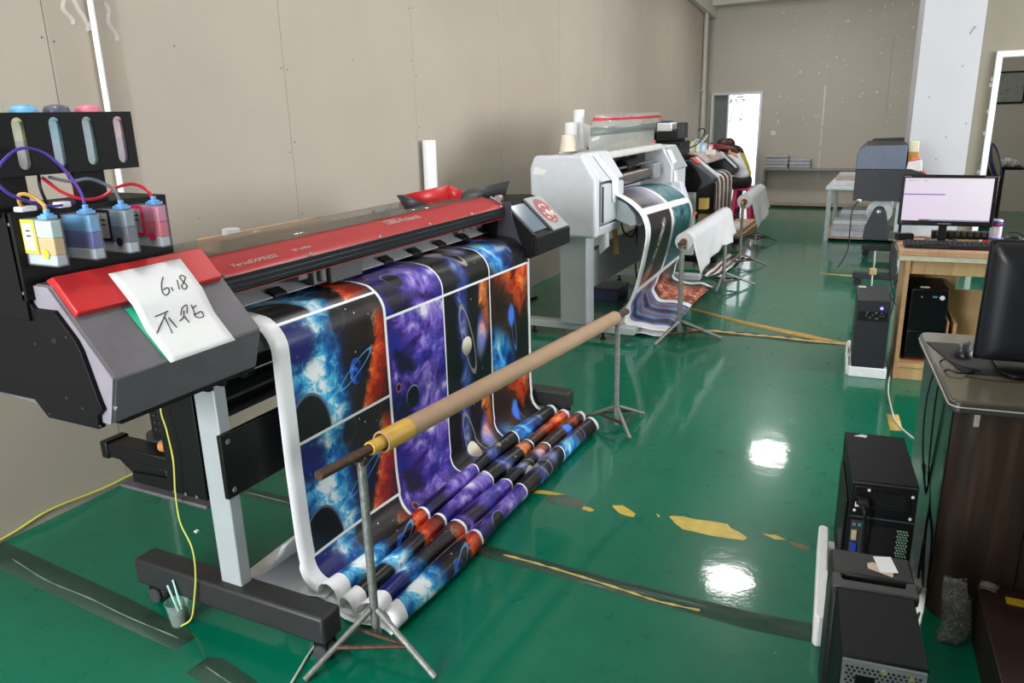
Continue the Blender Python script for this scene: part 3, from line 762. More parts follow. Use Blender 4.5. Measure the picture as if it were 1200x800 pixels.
mb = MB(); mb.prism([(-1.86, .90), (-1.86, .455), (-2.20, .455), (-2.20, .49), (-2.03, .50), (-2.02, .90)], 'y', 1.53, 1.578); mb.mi = 1
mb.box(-2.26, -1.86, 1.522, 1.60, .428, .44)
for a in (-2.0, -1.95, -1.9): mb.cyl((a, 1.529, .462), (a, 1.524, .462), .007, n=8)
mb.build('side_box', [satin, mat('lip_grey', (88, 86, 92), .5), steel], pr, bevel=.004)
mb = MB()
for k in range(9):
    for j in range(4): mb.box(-2.11 + j * .022, -2.10 + j * .022, 1.575, 1.579, .64 + k * .024, .645 + k * .024)
mb.build('side_vents', mat('vent_grey', (50, 52, 56), .6), pr)
mb = MB(); mb.box(-2.13, -2.02, 1.579, 1.60, .60, .90); mb.build('vent_plate', satin, pr)
mb = MB(); mb.box(-2.33, -2.02, 1.53, 1.61, .525, .575); mb.prism([(-2.28, .525), (-2.20, .47), (-2.04, .47), (-2.04, .525)], 'y', 1.54, 1.60); mb.box(-2.335, -2.30, 1.525, 1.615, .52, .582)
rb = mb.build('roll_bracket', satin, pr, bevel=.006)
mb = MB(); mb.cyl((-2.16, 1.60, .585), (-2.16, 3.6, .585), .035, n=20); mb.mi = 1; mb.cyl((-2.06, 1.555, .60), (-2.02, 1.555, .605), .02, n=14)
mb.build('feed_shaft', [rubber, mat('orange_knob', (186, 120, 70), .5)], rb)
mb = MB(); mb.box(-1.80, -1.76, 1.66, 1.70, .84, .90); mb.box(-1.785, -1.765, 1.665, 1.695, .90, .93); mb.build('media_clamp', satin, pr, bevel=.003)

# things standing on the printer
mb = MB(); mb.box(-2.12, -2.01, 1.86, 2.42, 1.18, 1.226)
tag(mb.build('cardboard_box', mat('carton_tan', (196, 160, 120), .7), bevel=.003), 'flat tan carton lying behind the red cover', 'box')
mb = MB(); mb.lathe([(.018, 0), (.030, 0), (.030, .022), (.024, .026), (.018, .026)], (-2.05, 1.95, 1.227), n=20); tag(mb.build('jar_lid', glass('frosted_lid', (226, 226, 232), .2, .75)), 'small frosted plastic lid on the tan carton', 'lid')

# note and green card on the end cover
a0 = Vector((-1.62, 0, 1.026)); es = Vector((-.18, 0, .209)).normalized(); en = Vector((.757719, 0, .652581))
def onslope(y, a, h): return a0 + es * a + en * h + Vector((0, y, 0))
def sheet_pt(t, s_):      # t across, s_ up the slope
    yl = 1.2782 + (1.2669 - 1.2782) * s_; yr = 1.4975 + (1.4923 - 1.4975) * s_
    a = -.010 + s_ * .274; h = .0035 + .020 * max(0, min(1, (a - .09) / .07)) * 1.0
    return onslope(yl + (yr - yl) * t, a, h)
mb = MB(); mb.grid([[sheet_pt(t / 10, s_ / 16) for s_ in range(17)] for t in range(11)])
nt_ = mb.build('paper_note', paper, solid=.0006); tag(nt_, 'white paper with handwriting taped on the grey end cover of the red printer', 'paper')
STROKES = [[(1.4055, 0.2197), (1.3859, 0.1993), (1.372, 0.1742), (1.3776, 0.1655), (1.3923, 0.1737), (1.3959, 0.1858), (1.38, 0.1828)], [(1.4067, 0.1844), (1.4041, 0.1728)], [(1.4372, 0.2008), (1.4244, 0.1725)], [(1.4675, 0.2029), (1.4616, 0.2118), (1.4509, 0.207), (1.4512, 0.1921), (1.4532, 0.1767), (1.44, 0.1684), (1.4367, 0.1788), (1.4551, 0.1926), (1.4675, 0.2029)], [(1.3147, 0.1198), (1.358, 0.1246)], [(1.3483, 0.1204), (1.3259, 0.1025), (1.2943, 0.0777)], [(1.3406, 0.1121), (1.3392, 0.0879), (1.3334, 0.0652)], [(1.3506, 0.1091), (1.3567, 0.0768)], [(1.4018, 0.1227), (1.3879, 0.1051)], [(1.4018, 0.1227), (1.4204, 0.1268), (1.4091, 0.1061)], [(1.4045, 0.1147), (1.3939, 0.0997), (1.3765, 0.0921)], [(1.3982, 0.0999), (1.3996, 0.08)], [(1.4338, 0.1245), (1.4313, 0.0959)], [(1.4314, 0.1142), (1.448, 0.119)], [(1.4287, 0.1003), (1.4293, 0.0892)], [(1.4322, 0.0971), (1.4543, 0.1002), (1.4533, 0.0858), (1.438, 0.0851), (1.4302, 0.0904)]]
mb = MB()
for st in STROKES:
    pts = []
    for y, a in st:
        t = (y - 1.272) / .222; s_ = (a + .010) / .274; pts.append(sheet_pt(t, s_) + en * .0006)
    mb.tube(spline(pts, 4), .0017, 5)
    if st is STROKES[3]: mb.build('handwriting', pen, nt_); mb = MB()
mb.build('handwriting', pen, nt_)
mb = MB(); mb.grid([[onslope(1.2617 + t * .08, .168, .003), onslope(1.2717 + t * .08, .006, .003)] for t in (0, 1)])
tag(mb.build('green_card', mat('green_card', (10, 150, 112), .5), solid=.0008), 'green card edge showing beneath the handwritten note', 'card')
tp = glass('clear_tape', (230, 230, 235), .15, .22)
mb = MB(); mb.grid([[onslope(1.515 + t * .03, .14, .001), onslope(1.52 + t * .03, .165, .001)] for t in (0, 1)]); mb.grid([[onslope(1.535 + t * .03, .02, .001), onslope(1.54 + t * .03, .05, .001)] for t in (0, 1)]); mb.grid([[onslope(1.215 + t * .05, .005, .001), onslope(1.215 + t * .05, .025, .001)] for t in (0, 1)])
mb.build('tape_residue', tp, lc)

# ------------------------------------------------------------------ bulk ink rack with its bottles
rk = thing('ink_supply_rack', 'black two tier ink rack with slotted top plate behind the end cover', 'rack', (-1.95, 1.32, .93))
mb = MB(); mb.box(-1.872, -1.852, 1.10, 1.54, 1.20, 1.412); mb.box(-2.06, -1.872, 1.10, 1.54, 1.405, 1.412); mb.box(-2.06, -1.86, 1.10, 1.112, 1.15, 1.412); mb.box(-2.06, -1.86, 1.528, 1.54, 1.15, 1.412)
lp = mb.build('cartridge_panel', black, rk, bevel=.002)
mb = MB()
for z in (1.43,): pass
mb.cyl((-1.862, 1.099, 1.385), (-1.862, 1.1005, 1.385), .004, n=8); mb.cyl((-1.862, 1.099, 1.22), (-1.862, 1.1005, 1.22), .004, n=8); mb.build('panel_screws', alu, lp)
mb = MB()
for k in range(4): y = 1.125 + .1 * k; mb.box(-1.8525, -1.849, y, y + .05, 1.383, 1.396)
mb.build('slot_catches', satin, lp)
for y in (1.09, 1.30):
    mb = MB(); mb.box(-1.90, -1.885, y, y + .085, 1.40, 1.52); mb.build('post', black, rk)
# slotted plate: built as a plate with four rounded windows
def plate(name, x, y0, y1, z0, z1, slots, r, m, par, th=.004):
    mb = MB(); edges = []
    zs = sorted(set([z0, z1]))
    ys = [y0] + [v for c in slots for v in (c - r, c + r)] + [y1]
    def q(pts): mb.prism(pts, 'x', x - th, x)
    for i in range(0, len(ys), 2): q([(ys[i], z0), (ys[i + 1], z0), (ys[i + 1], z1), (ys[i], z1)])
    for c in slots:
        zt, zb = z1 - .011, z0 + .014
        n = 10
        for k in range(n):
            a, b = PI * k / n, PI * (k + 1) / n
            q([(c + r * math.cos(a), z1), (c + r * math.cos(b), z1), (c + r * math.cos(b), zt - r + r * math.sin(b)), (c + r * math.cos(a), zt - r + r * math.sin(a))])
            q([(c + r * math.cos(a), z0), (c + r * math.cos(b), z0), (c + r * math.cos(b), zb + r - r * math.sin(b)), (c + r * math.cos(a), zb + r - r * math.sin(a))])
    mb.box(x - .12, x - th, y0, y0 + .004, z0, z1); mb.box(x - .12, x - th, y1 - .004, y1, z0, z1); mb.box(x - .12, x - th, y0, y1, z0, z0 + .004)
    return mb.build(name, m, par)
SL = [1.159, 1.249, 1.336, 1.424]
plate('slotted_plate', -1.848, 1.085, 1.466, 1.492, 1.636, SL, .0155, black, rk)
inks = [('yellow', (214, 220, 176), (186, 188, 186), (176, 200, 120)), ('cyan', (140, 190, 216), (164, 190, 212), (110, 176, 220)), ('grey', (158, 178, 188), (160, 186, 196), (84, 92, 110)), ('magenta', (220, 184, 198), (188, 176, 194), (220, 120, 146))]
first = None
for (nm, top, low, capc), y in zip(inks, SL):
    b = thing('ink_bottle', {'yellow': 'pale yellow ink bottle behind the first slot of the rack plate', 'cyan': 'blue ink bottle with blue cap behind the slotted rack plate', 'grey': 'grey blue ink bottle with dark cap behind the slotted rack plate', 'magenta': 'pink ink bottle with pink cap behind the slotted rack plate'}[nm], 'bottle', (-1.895, y, 1.497), group='bulk ink bottles on the rack')
    mb = MB(); mb.box(-2.03, -1.856, y - .036, y + .036, 1.497, 1.572); mb.build('bottle_body', mat('ink_low_' + nm, low, .35), b)
    mb = MB(); mb.prism([(-2.03, 1.572), (-1.856, 1.572), (-1.856, 1.615), (-1.87, 1.63), (-2.02, 1.63), (-2.03, 1.62)], 'y', y - .036, y + .036); mb.build('bottle_shoulder', mat('ink_top_' + nm, top, .35), b)
    mb = MB(); mb.lathe([(.012, 0), (.032, .001), (.032, .014), (.027, .022), (.014, .026), (.002, .027)], (-1.96, y, 1.630), n=18)
    for k in range(14):
        a = 2 * PI * k / 14; mb.box(-1.96 + .0295 * math.cos(a) - .0015, -1.96 + .0295 * math.cos(a) + .0015, y + .0295 * math.sin(a) - .0015, y + .0295 * math.sin(a) + .0015, 1.632, 1.643)
    mb.build('cap', mat('cap_' + nm, capc, .3), b)
# cartridges plugged into the panel
frost = glass('frosted_plastic', (196, 202, 208), .15, .2)
capb = mat('blue_cap', (96, 160, 220), .35)
specs = [('yellow', (196, 160, 92), (176, 206, 200), (238, 222, 52), 'ink cartridge with yellow label and amber ink plugged into the black rack panel'),
         ('cyan', (52, 56, 150), (74, 158, 214), None, 'ink cartridge of blue liquid plugged into the black rack panel'),
         ('dark', (74, 82, 98), (120, 140, 158), (26, 28, 34), 'ink cartridge with black label and grey ink plugged into the black rack panel'),
         ('magenta', (206, 60, 84), (216, 110, 150), (222, 30, 92), 'ink cartridge with magenta label and red ink plugged into the black rack panel')]
sil_l = mat('silver_label', (176, 172, 160), .4, .3)
for i, (nm, ink, top, lab, label) in enumerate(specs):
    y1 = 1.152 + i * .0985; y0 = y1 - .032; z0, z1 = 1.285, 1.397; x0, x1 = -1.853, -1.742
    c = thing('ink_cartridge', label, 'ink cartridge', (x0, (y0 + y1) / 2, z0), group='ink cartridges in the rack')
    mb = MB(); mb.box(x0, x1, y0, y1, z0, z1); body = mb.build('shell', frost, c, bevel=.004)
    mb = MB(); mb.box(x0 + .003, x1 - .003, y0 + .003, y1 - .003, z0 + .028, z0 + .068); mb.build('ink', mat('ink_' + nm, ink, .4), body, bevel=.003)
    mb = MB(); mb.box(x0 + .003, x1 - .003, y0 + .003, y1 - .003, z0 + .068, z1 - .004); mb.build('tinted_upper', mat('inkt_' + nm, top, .4), body, bevel=.003)
    mb = MB(); mb.box(x0 + .003, x1 - .003, y0 + .003, y1 - .003, z0 + .003, z0 + .028); mb.build('clear_base', mat('inkbase', (170, 178, 190), .4), body, bevel=.003)
    mb = MB(); mb.box(x0 + .066, x0 + .10, y0 + .002, y1 - .002, z1, z1 + .008); mb.cyl((x0 + .083, (y0 + y1) / 2, z1 + .008), (x0 + .083, (y0 + y1) / 2, z1 + .022), .007, n=12); mb.cyl((x0 + .083, (y0 + y1) / 2, z1), (x0 + .083, (y0 + y1) / 2, z1 + .012), .0145, n=12)
    mb.build('cap', capb, c, bevel=.0015)
    if lab:
        mb = MB(); mb.box(x0 + .002, x0 + .052, y0 - .0008, y0, z0 + .03, z1 - .002); mb.mi = 1; mb.box(x0 + .008, x0 + .044, y0 - .0014, y0 - .0007, z0 + .038, z1 - .010); mb.mi = 2; mb.box(x0 + .018, x0 + .036, y0 - .0018, y0 - .0013, z1 - .03, z1 - .026); mb.box(x0 + .018, x0 + .036, y0 - .0018, y0 - .0013, z1 - .042, z1 - .038)
        mb.build('label', [mat('label_' + nm, lab, .4), sil_l if nm != 'yellow' else mat('label_white', (232, 232, 224), .5), inkc], c)
        mb = MB(); mb.cyl((x0 + .076, y0 - .0015, z0 + .03), (x0 + .076, y0 + .0005, z0 + .03), .0115, n=18); mb.build('round_sticker', mat('rlabel_' + nm, lab, .4), c)
# ink hoses
def xs(P, x): return [(x + k * .0, a, b) for k, (a, b) in enumerate(P)]
hose = lambda nm, c: mat('hose_' + nm, c, .25)
cable('ink_hose', 'amber ink hose curling from the yellow labelled cartridge', 'hose', [(-1.77, 1.135, 1.405), (-1.78, 1.138, 1.43), (-1.81, 1.128, 1.452), (-1.83, 1.118, 1.452), (-1.84, 1.122, 1.43), (-1.845, 1.14, 1.415)], .0045, hose('amber', (188, 142, 70)))
cable('ink_hose', 'violet ink hose looping wide from the blue cartridge over the slotted plate', 'hose', [(-1.77, 1.235, 1.405), (-1.775, 1.232, 1.452), (-1.79, 1.212, 1.504), (-1.80, 1.178, 1.543), (-1.80, 1.13, 1.557), (-1.80, 1.09, 1.54), (-1.80, 1.055, 1.50), (-1.80, 1.075, 1.462), (-1.80, 1.12, 1.437), (-1.81, 1.18, 1.42), (-1.845, 1.26, 1.42)], .0036, hose('violet', (84, 62, 160)))
cable('ink_hose', 'smoky grey ink hose arching from the black labelled cartridge', 'hose', [(-1.77, 1.333, 1.405), (-1.78, 1.328, 1.444), (-1.80, 1.307, 1.466), (-1.81, 1.28, 1.476), (-1.83, 1.25, 1.472), (-1.86, 1.215, 1.485)], .0042, hose('smoke', (96, 102, 112)))
cable('ink_hose', 'red ink hose arching from the magenta labelled cartridge', 'hose', [(-1.77, 1.432, 1.405), (-1.78, 1.425, 1.434), (-1.80, 1.40, 1.453), (-1.81, 1.355, 1.447), (-1.82, 1.32, 1.428), (-1.83, 1.28, 1.425), (-1.85, 1.24, 1.445), (-1.87, 1.205, 1.485)], .0042, hose('red', (196, 40, 56)))
cable('ink_hose', 'dark hose dropping behind the violet loop to the rack shelf', 'hose', [(-1.88, 1.205, 1.49), (-1.875, 1.20, 1.46), (-1.88, 1.212, 1.42), (-1.88, 1.21, 1.414)], .004, wireb)
cable('ink_hose', 'brownish hose dropping between the two rack posts', 'hose', [(-1.89, 1.285, 1.49), (-1.88, 1.29, 1.46), (-1.88, 1.30, 1.43), (-1.885, 1.305, 1.416)], .004, hose('brown', (110, 34, 32)))
mb = MB(); mb.box(-1.86, -1.83, 1.115, 1.155, 1.412, 1.424)
tag(mb.build('hose_clip', white, bevel=.003), 'white plastic clip where the amber hose meets the ledge above the cartridges', 'clip')
mb = MB(); mb.box(-1.85, -1.82, 1.205, 1.235, 1.412, 1.426)
tag(mb.build('hose_clip', white, bevel=.003), 'white plastic clip on the violet hose between the rack posts', 'clip')
# ------------------------------------------------------------------ roll stands, cardboard core and cloth rolls
galvp = mat('galvanised_pipe', (142, 144, 140), .45, .55, var=.22, scale=60)
def stand(name, label, x, y, h, feet, r=.0135, rot=0.0):
    """a pipe on three splayed legs with braces between them"""
    t = thing(name, label, 'roll stand', (x, y, 0), group='pipe stands carrying the rolls')
    mb = MB(); mb.tube([(x, y, .045), (x, y, h)], r, 14); mb.tube([(x, y, .03), (x, y, .05)], r * 1.15, 12); mb.build('pole', galvp, t)
    mb = MB(); mb.prism([(x - r * 1.5, h + .012), (x - r * 1.2, h - .01), (x + r * 1.2, h - .01), (x + r * 1.5, h + .012), (x + r * .6, h - .001), (x - r * .6, h - .001)], 'y', y - .012, y + .012); mb.build('cradle', rust, t)
    mids = []
    for fx, fy in feet:
        mb = MB(); top = Vector((x + (fx - x) * .06, y + (fy - y) * .06, .125)); bot = Vector((fx, fy, .012))
        mid = top.lerp(bot, .55); mids.append(mid)
        mb.tube([top, top.lerp(bot, .5), bot], r * .72, 10); mb.build('leg', galvp, t)
    for a, b in zip(mids, mids[1:] + mids[:1]):
        mb = MB(); mb.tube([a, b], r * .55, 8); mb.build('brace', rust, t)
    return t
def tri(x, y, r, a): return [(x + r * math.cos(a + k * 2 * PI / 3), y + r * math.sin(a + k * 2 * PI / 3)) for k in range(3)]
stand('roll_stand', 'pipe stand under the near end of the cardboard core in front of the galaxy print', -1.345, 1.665, .63, [(-1.43, 1.42), (-1.08, 1.59), (-1.44, 1.60)])
stand('roll_stand', 'pipe stand under the far end of the cardboard core', -1.205, 3.60, .60, [(-1.13, 3.84), (-1.09, 3.48), (-1.41, 3.655)])
# cardboard core on a steel rod
A = Vector((-1.366, 1.50, .652)); B = Vector((-1.195, 3.72, .612)); dr = (B - A).normalized()
mb = MB(); mb.tube([A, B], .0155, 16); tag(mb.build('steel_rod', rust), 'rusty steel rod passing through the long cardboard core', 'rod')
T0 = A + dr * .27; T1 = A + dr * 2.07
ct = thing('cardboard_core', 'long bare cardboard core with yellow taped end lying across two pipe stands', 'cardboard tube', tuple(T0))
mb = MB(); mb.pipe(T0, T1, .034, .029, 32); mb.build('tube', kraft, ct)
mb = MB(); mb.pipe(T0 + dr * .004, T0 + dr * .13, .0348, .0338, 32); mb.build('yellow_tape', tapey, ct)
mb = MB(); mb.pipe(T0 - dr * .055, T0 + dr * .04, .0215, .016, 20); mb.build('tape_wrap', tapey, ct)

def cloth_roll(name, label, p0, p1, R, drop, out, seed, curl=.02, group='white rolls on the pipe stands'):
    p0, p1 = Vector(p0), Vector(p1); d = (p1 - p0).normalized(); side = Vector((d.y, -d.x, 0)).normalized()
    t = thing(name, label, 'fabric roll', tuple(p0), group=group)
    mb = MB(); mb.pipe(p0, p1, R, R * .42, 36); mb.build('roll', mat('white_cloth', (204, 205, 208), .8, var=.02), t)
    mb = MB(); mb.pipe(p0 - d * .02, p1 + d * .02, R * .43, R * .33, 20); mb.build('core', cardb, t)
    mb = MB(); rr = random.Random(seed); rows = []
    n = 26
    for j in range(n + 1):
        u = j / n; base = p0.lerp(p1, u); r = []
        L = drop[0] + (drop[1] - drop[0]) * u + .012 * math.sin(u * 17 + seed) + .006 * math.sin(u * 41)
        for k in range(7): a = PI / 2 * (1 - k / 6); r.append(base + side * (R + .002) * math.cos(a) + Vector((0, 0, (R + .002) * math.sin(a))))
        for k in range(1, 13):
            s = k / 12; w = out * s + curl * math.sin(u * 9 + seed) * s * s + .010 * math.sin(u * 23 + s * 3) * s
            r.append(base + side * (R + .002 + w) + Vector((0, 0, -L * s)) + d * (.02 * s * (u - .5)))
        rows.append(r)
    mb.grid(rows); mb.build('loose_end', mat('white_cloth', (204, 205, 208), .8, var=.02), t, solid=.001, angle=180)
    return t
stand('roll_stand', 'pipe stand under the near end of the thick white roll beside the grey printer', -1.335, 5.40, .67, [(-1.44, 5.12), (-1.04, 5.46), (-1.36, 5.70)], .018)
stand('roll_stand', 'pipe stand under the far end of the thick white roll beside the grey printer', -1.39, 7.25, .66, tri(-1.39, 7.25, .30, .5), .016)
cloth_roll('paper_roll', 'thick white roll with a loose end hanging on two stands beside the grey printer', (-1.338, 5.46, .70), (-1.385, 7.14, .69), .064, (.22, .17), .045, 1.0)
mb = MB(); mb.tube([(-1.335, 5.33, .70), (-1.39, 7.33, .69)], .018, 12); tag(mb.build('steel_rod', rust), 'rusty rod carrying the thick white roll beside the grey printer', 'rod')
stand('roll_stand', 'pipe stand under the near end of the distant white roll near the seated people', -1.44, 8.34, .64, tri(-1.44, 8.34, .27, .2), .015)
stand('roll_stand', 'pipe stand under the far end of the distant white roll near the seated people', -1.52, 9.90, .62, tri(-1.52, 9.9, .27, .6), .015)
cloth_roll('paper_roll', 'distant white roll with a loose corner hanging over the flattened cartons', (-1.44, 8.42, .665), (-1.515, 9.86, .645), .075, (.32, .2), .07, 2.4)
mb = MB(); mb.tube([(-1.437, 8.28, .665), (-1.525, 9.97, .645)], .017, 12); tag(mb.build('steel_rod', mat('brass_rod', (170, 132, 74), .45, .4)), 'brownish rod carrying the distant white roll', 'rod')

# tall white roll leaning by the wall
mb = MB(); mb.pipe((-3.035, 4.80, .004), (-3.035, 4.82, 1.445), .048, .034, 28)
tag(mb.build('paper_roll', paper), 'tall white paper roll standing upright against the wall behind the red printer', 'paper roll')

# ------------------------------------------------------------------ small things and tapes on the floor
oldtape = glass('old_clear_tape', (66, 92, 78), .25, .45)
ribbon = mat('tape_ridge', (120, 136, 116), .4, var=.3)
yridge = mat('tape_ridge_yellow', (176, 156, 84), .45, var=.25, scale=30)
def tape(name, label, outline, ridge=None, rm=ribbon, m=oldtape, h=.0014, rw=.005):
    t = thing(name, label, 'floor tape', (outline[0][0], outline[0][1], 0))
    mb = MB(); decal(mb, outline, .0012); mb.build('strip', m, t, solid=.0006)
    if ridge:
        mb = MB(); P = spline([(x, y, .001) for x, y in ridge], 6)
        mb.tube(P, [rw * (.35 + .65 * abs(math.sin(i * .9))) for i in range(len(P))], 6); mb.build('ridge', rm, t)
    return t
tape('floor_tape', 'wide dull tape strip running from the wall to the foot of the red printer', [(-3.09, 1.55), (-2.747, 1.525), (-2.31, 1.495), (-1.949, 1.457), (-1.898, 1.433), (-1.909, 1.364), (-2.283, 1.38), (-2.901, 1.415), (-3.09, 1.42)], [(-2.934, 1.483), (-2.669, 1.445), (-2.428, 1.437), (-2.2, 1.42), (-1.95, 1.412)], rw=.003)
tape('floor_tape', 'dark tape strip on the floor in front of the plastic cup', [(-1.788, 1.383), (-1.735, 1.399), (-1.57, 1.366), (-1.503, 1.331), (-1.50, 1.25), (-1.654, 1.28), (-1.794, 1.305)], [(-1.76, 1.35), (-1.6, 1.32), (-1.52, 1.3)], rw=.002)
tape('floor_tape', 'long grey tape strip crossing the floor from the folded print to the desk', [(-1.331, 2.315), (-1.11, 2.308), (-.643, 2.30), (-.295, 2.302), (-.06, 2.324), (-.05, 2.228), (-.279, 2.208), (-.618, 2.214), (-1.005, 2.231), (-1.308, 2.234)], [(-1.204, 2.279), (-1.05, 2.275), (-.884, 2.263), (-.7, 2.245), (-.593, 2.233), (-.45, 2.24)], yridge, rw=.006)
tape('floor_tape', 'dark tape strip on the floor beneath the red printer', [(-2.9, 2.31), (-2.566, 2.305), (-2.1, 2.313), (-1.72, 2.31), (-1.72, 2.23), (-2.17, 2.238), (-2.565, 2.235), (-2.9, 2.24)], [(-2.5, 2.27), (-2.0, 2.27)], rw=.003)
ytm = mat('yellow_floor_tape', (188, 150, 74), .45, var=.12, scale=12)
tape('floor_tape', 'straight yellow tape strip slanting across the floor to the tower on foam', [(-1.479, 6.34), (-.995, 6.041), (-.53, 5.85), (-.227, 5.69), (-.21, 5.64), (-.25, 5.63), (-.514, 5.735), (-.972, 5.94), (-1.458, 6.27)], None, m=ytm)
tape('floor_tape', 'wrinkled yellow tape strip leading past the pipe stand to the tower on foam', [(-1.30, 5.69), (-.871, 5.72), (-.40, 5.71), (-.20, 5.69), (-.20, 5.62), (-.497, 5.575), (-.852, 5.60), (-1.30, 5.56)], [(-1.3, 5.64), (-1.1, 5.66), (-.9, 5.65), (-.7, 5.66), (-.5, 5.645), (-.22, 5.65)], mat('pale_ridge', (206, 176, 110), .45, var=.2), oldtape, rw=.016)
tape('floor_tape', 'far yellow tape strip on the floor by the caster bar', [(-.631, 8.2), (-.29, 8.16), (-.283, 8.09), (-.622, 8.13)], None, m=ytm)
mt = mat('masking_tape', (196, 168, 92), .6, var=.08)
tape('floor_tape', 'square of masking tape holding the white cable by the wooden desk', [(.067, 4.356), (.125, 4.37), (.147, 4.136), (.088, 4.122)], None, m=mt)
cable('power_cable', 'white cable crossing the floor beneath the masking tape', 'cable', [(.085, 5.4, .004), (.071, 5.045, .004), (.068, 4.716, .004), (.096, 4.368, .005), (.114, 4.246, .006), (.174, 4.088, .004), (.30, 3.88, .004)], .0042, wirew)
cable('power_cable', 'yellow cable hanging from the end cover down to the floor by the cup', 'cable', [(-1.93, 1.52, .90), (-1.965, 1.50, .773), (-1.955, 1.50, .69), (-1.948, 1.50, .59), (-1.962, 1.50, .484), (-1.957, 1.495, .379), (-1.914, 1.49, .297), (-1.915, 1.488, .201), (-1.938, 1.485, .10), (-1.955, 1.475, .03), (-1.985, 1.455, .005)], .0029, wirey)
cable('power_cable', 'yellow cable lying along the foot of the panelled wall', 'cable', [(-3.092, 1.2, .006), (-3.09, 1.55, .02), (-3.092, 1.75, .045), (-3.088, 2.0, .03), (-3.09, 2.3, .03), (-3.085, 3.2, .01), (-3.07, 4.5, .012), (-3.08, 5.4, .02)], .0045, wirey)
cable('power_cable', 'pale cable running out beneath the caster of the red printer', 'cable', [(-1.52, 1.62, .006), (-1.505, 1.535, .005), (-1.485, 1.47, .005), (-1.45, 1.36, .005)], .004, wirew)
cup = thing('plastic_cup', 'clear plastic cup with dark dregs on the floor by the printer foot', 'cup', (-2.075, 1.545, 0))
cx, cy = -2.005, 1.468
cup.location = (cx, cy, 0); WM[cup.name] = Matrix.Translation((cx, cy, 0))
mb = MB(); mb.lathe([(.026, .001), (.036, .082), (.038, .083), (.038, .086), (.0345, .086), (.0245, .004), (.001, .004)], (cx, cy, 0), n=24, caps=False); mb.build('cup_wall', glass('clear_cup', (190, 214, 206), .05, .2), cup)
mb = MB(); mb.lathe([(.001, .003), (.0242, .003), (.030, .05), (.001, .05)], (cx, cy, 0), n=20, caps=False); mb.build('dregs', mat('dark_dregs', (22, 26, 26), .3), cup)
strawm = mat('mint_straw', (176, 232, 216), .4)
mb = MB(); mb.tube([(cx + .016, cy - .004, .03), (cx - .046, cy + .012, .128)], .0035, 8); tag(mb.build('drinking_straw', strawm), 'pale mint straw leaning lower in the cup', 'straw')
mb = MB(); mb.tube([(cx + .014, cy + .008, .03), (cx - .036, cy + .028, .142)], .0035, 8); tag(mb.build('drinking_straw', strawm), 'pale mint straw sticking up highest from the cup', 'straw')
mb = MB(); mb.box(-2.44, -2.425, 1.92, 1.935, 0, .006); tag(mb.build('paper_scrap', paper), 'tiny white scrap on the floor under the red printer', 'scrap')

# ------------------------------------------------------------------ light grey printer
p2 = thing('large_format_printer', 'light grey wide format printer with raised clear cover further along the wall', 'printer', (-2.0, 6.3, 0))
mb = MB()
mb.prism([(-2.33, .83), (-2.22, .765), (-1.93, .765), (-1.845, .765), (-1.845, 1.165), (-1.945, 1.33), (-2.30, 1.325), (-2.335, 1.24)], 'y', 5.005, 5.10)
sc_ = mb.build('end_housing', lgrey, p2, bevel=.02, seg=3)
mb = MB(); mb.prism([(-2.34, .80), (-1.90, .80), (-1.90, 1.15), (-1.97, 1.315), (-2.34, 1.31)], 'y', 5.09, 5.60); mb.build('housing_body', lgrey, p2, bevel=.015)
mb = MB(); mb.prism([(-1.845, 1.18), (-1.95, 1.335), (-1.99, 1.335), (-1.99, .80), (-1.885, .77), (-1.845, .77)], 'y', 5.06, 5.10); mb.build('housing_edge', lgrey, p2, bevel=.02)
mb = MB(); mb.prism([(-1.835, 1.125), (-1.825, 1.11), (-1.825, .86), (-1.84, .845), (-1.93, .845), (-1.93, 1.125)], 'y', 5.125, 5.56); dr_ = mb.build('ink_door', mat('light_grey_door', (198, 204, 207), .4, var=.02), p2, bevel=.02, seg=3)
mb = MB(); mb.prism([(-1.83, .835), (-1.86, .765), (-2.1, .765), (-2.1, .835)], 'y', 5.10, 5.57); mb.build('lower_skirt', lgrey, p2, bevel=.01)
mb = MB(); mb.prism([(-1.825, 1.14), (-1.955, 1.335), (-2.05, 1.335), (-2.05, 1.14)], 'y', 5.10, 5.57); mb.build('sloped_top', lgrey, p2, bevel=.015)
mb = MB(); mb.box(-1.835, -1.826, 5.115, 5.122, .86, 1.11); mb.build('door_gap', satin, p2)
mb = MB(); mb.prism([(-2.315, 1.20), (-2.23, 1.195), (-2.205, 1.225), (-2.29, 1.25)], 'y', 5.003, 5.006); mb.build('side_label', paper, p2)
mb = MB(); mb.box(-1.95, -1.55, 5.0, 5.0, 0, 0) if False else None
# middle
mb = MB(); mb.prism([(-1.97, 1.318), (-1.945, 1.285), (-1.95, 1.268), (-2.0, 1.285), (-2.35, 1.285), (-2.35, 1.325)], 'y', 5.57, 7.06); mb.build('top_bar', mat('warm_grey_bar', (206, 204, 200), .45), p2, bevel=.006)
mb = MB(); mb.box(-2.36, -2.16, 5.55, 7.1, .80, 1.30); mb.mi = 1; mb.box(-2.17, -2.12, 5.57, 7.06, .99, 1.30); mb.mi = 2; mb.box(-2.12, -2.10, 5.57, 7.06, 1.04, 1.13)
mb.build('rear_body', [lgrey, mat('dark_cavity', (46, 42, 42), .55), mat('rail_brown', (98, 84, 78), .35, .5)], p2)
mb = MB(); mb.cyl((-2.0, 5.58, 1.085), (-2.0, 7.05, 1.085), .05, n=24); mb.mi = 1; mb.cyl((-2.02, 5.58, 1.17), (-2.02, 7.05, 1.17), .012, n=10); mb.build('feed_drum', [mat('drum_metal', (120, 112, 108), .3, .6), alu], p2)
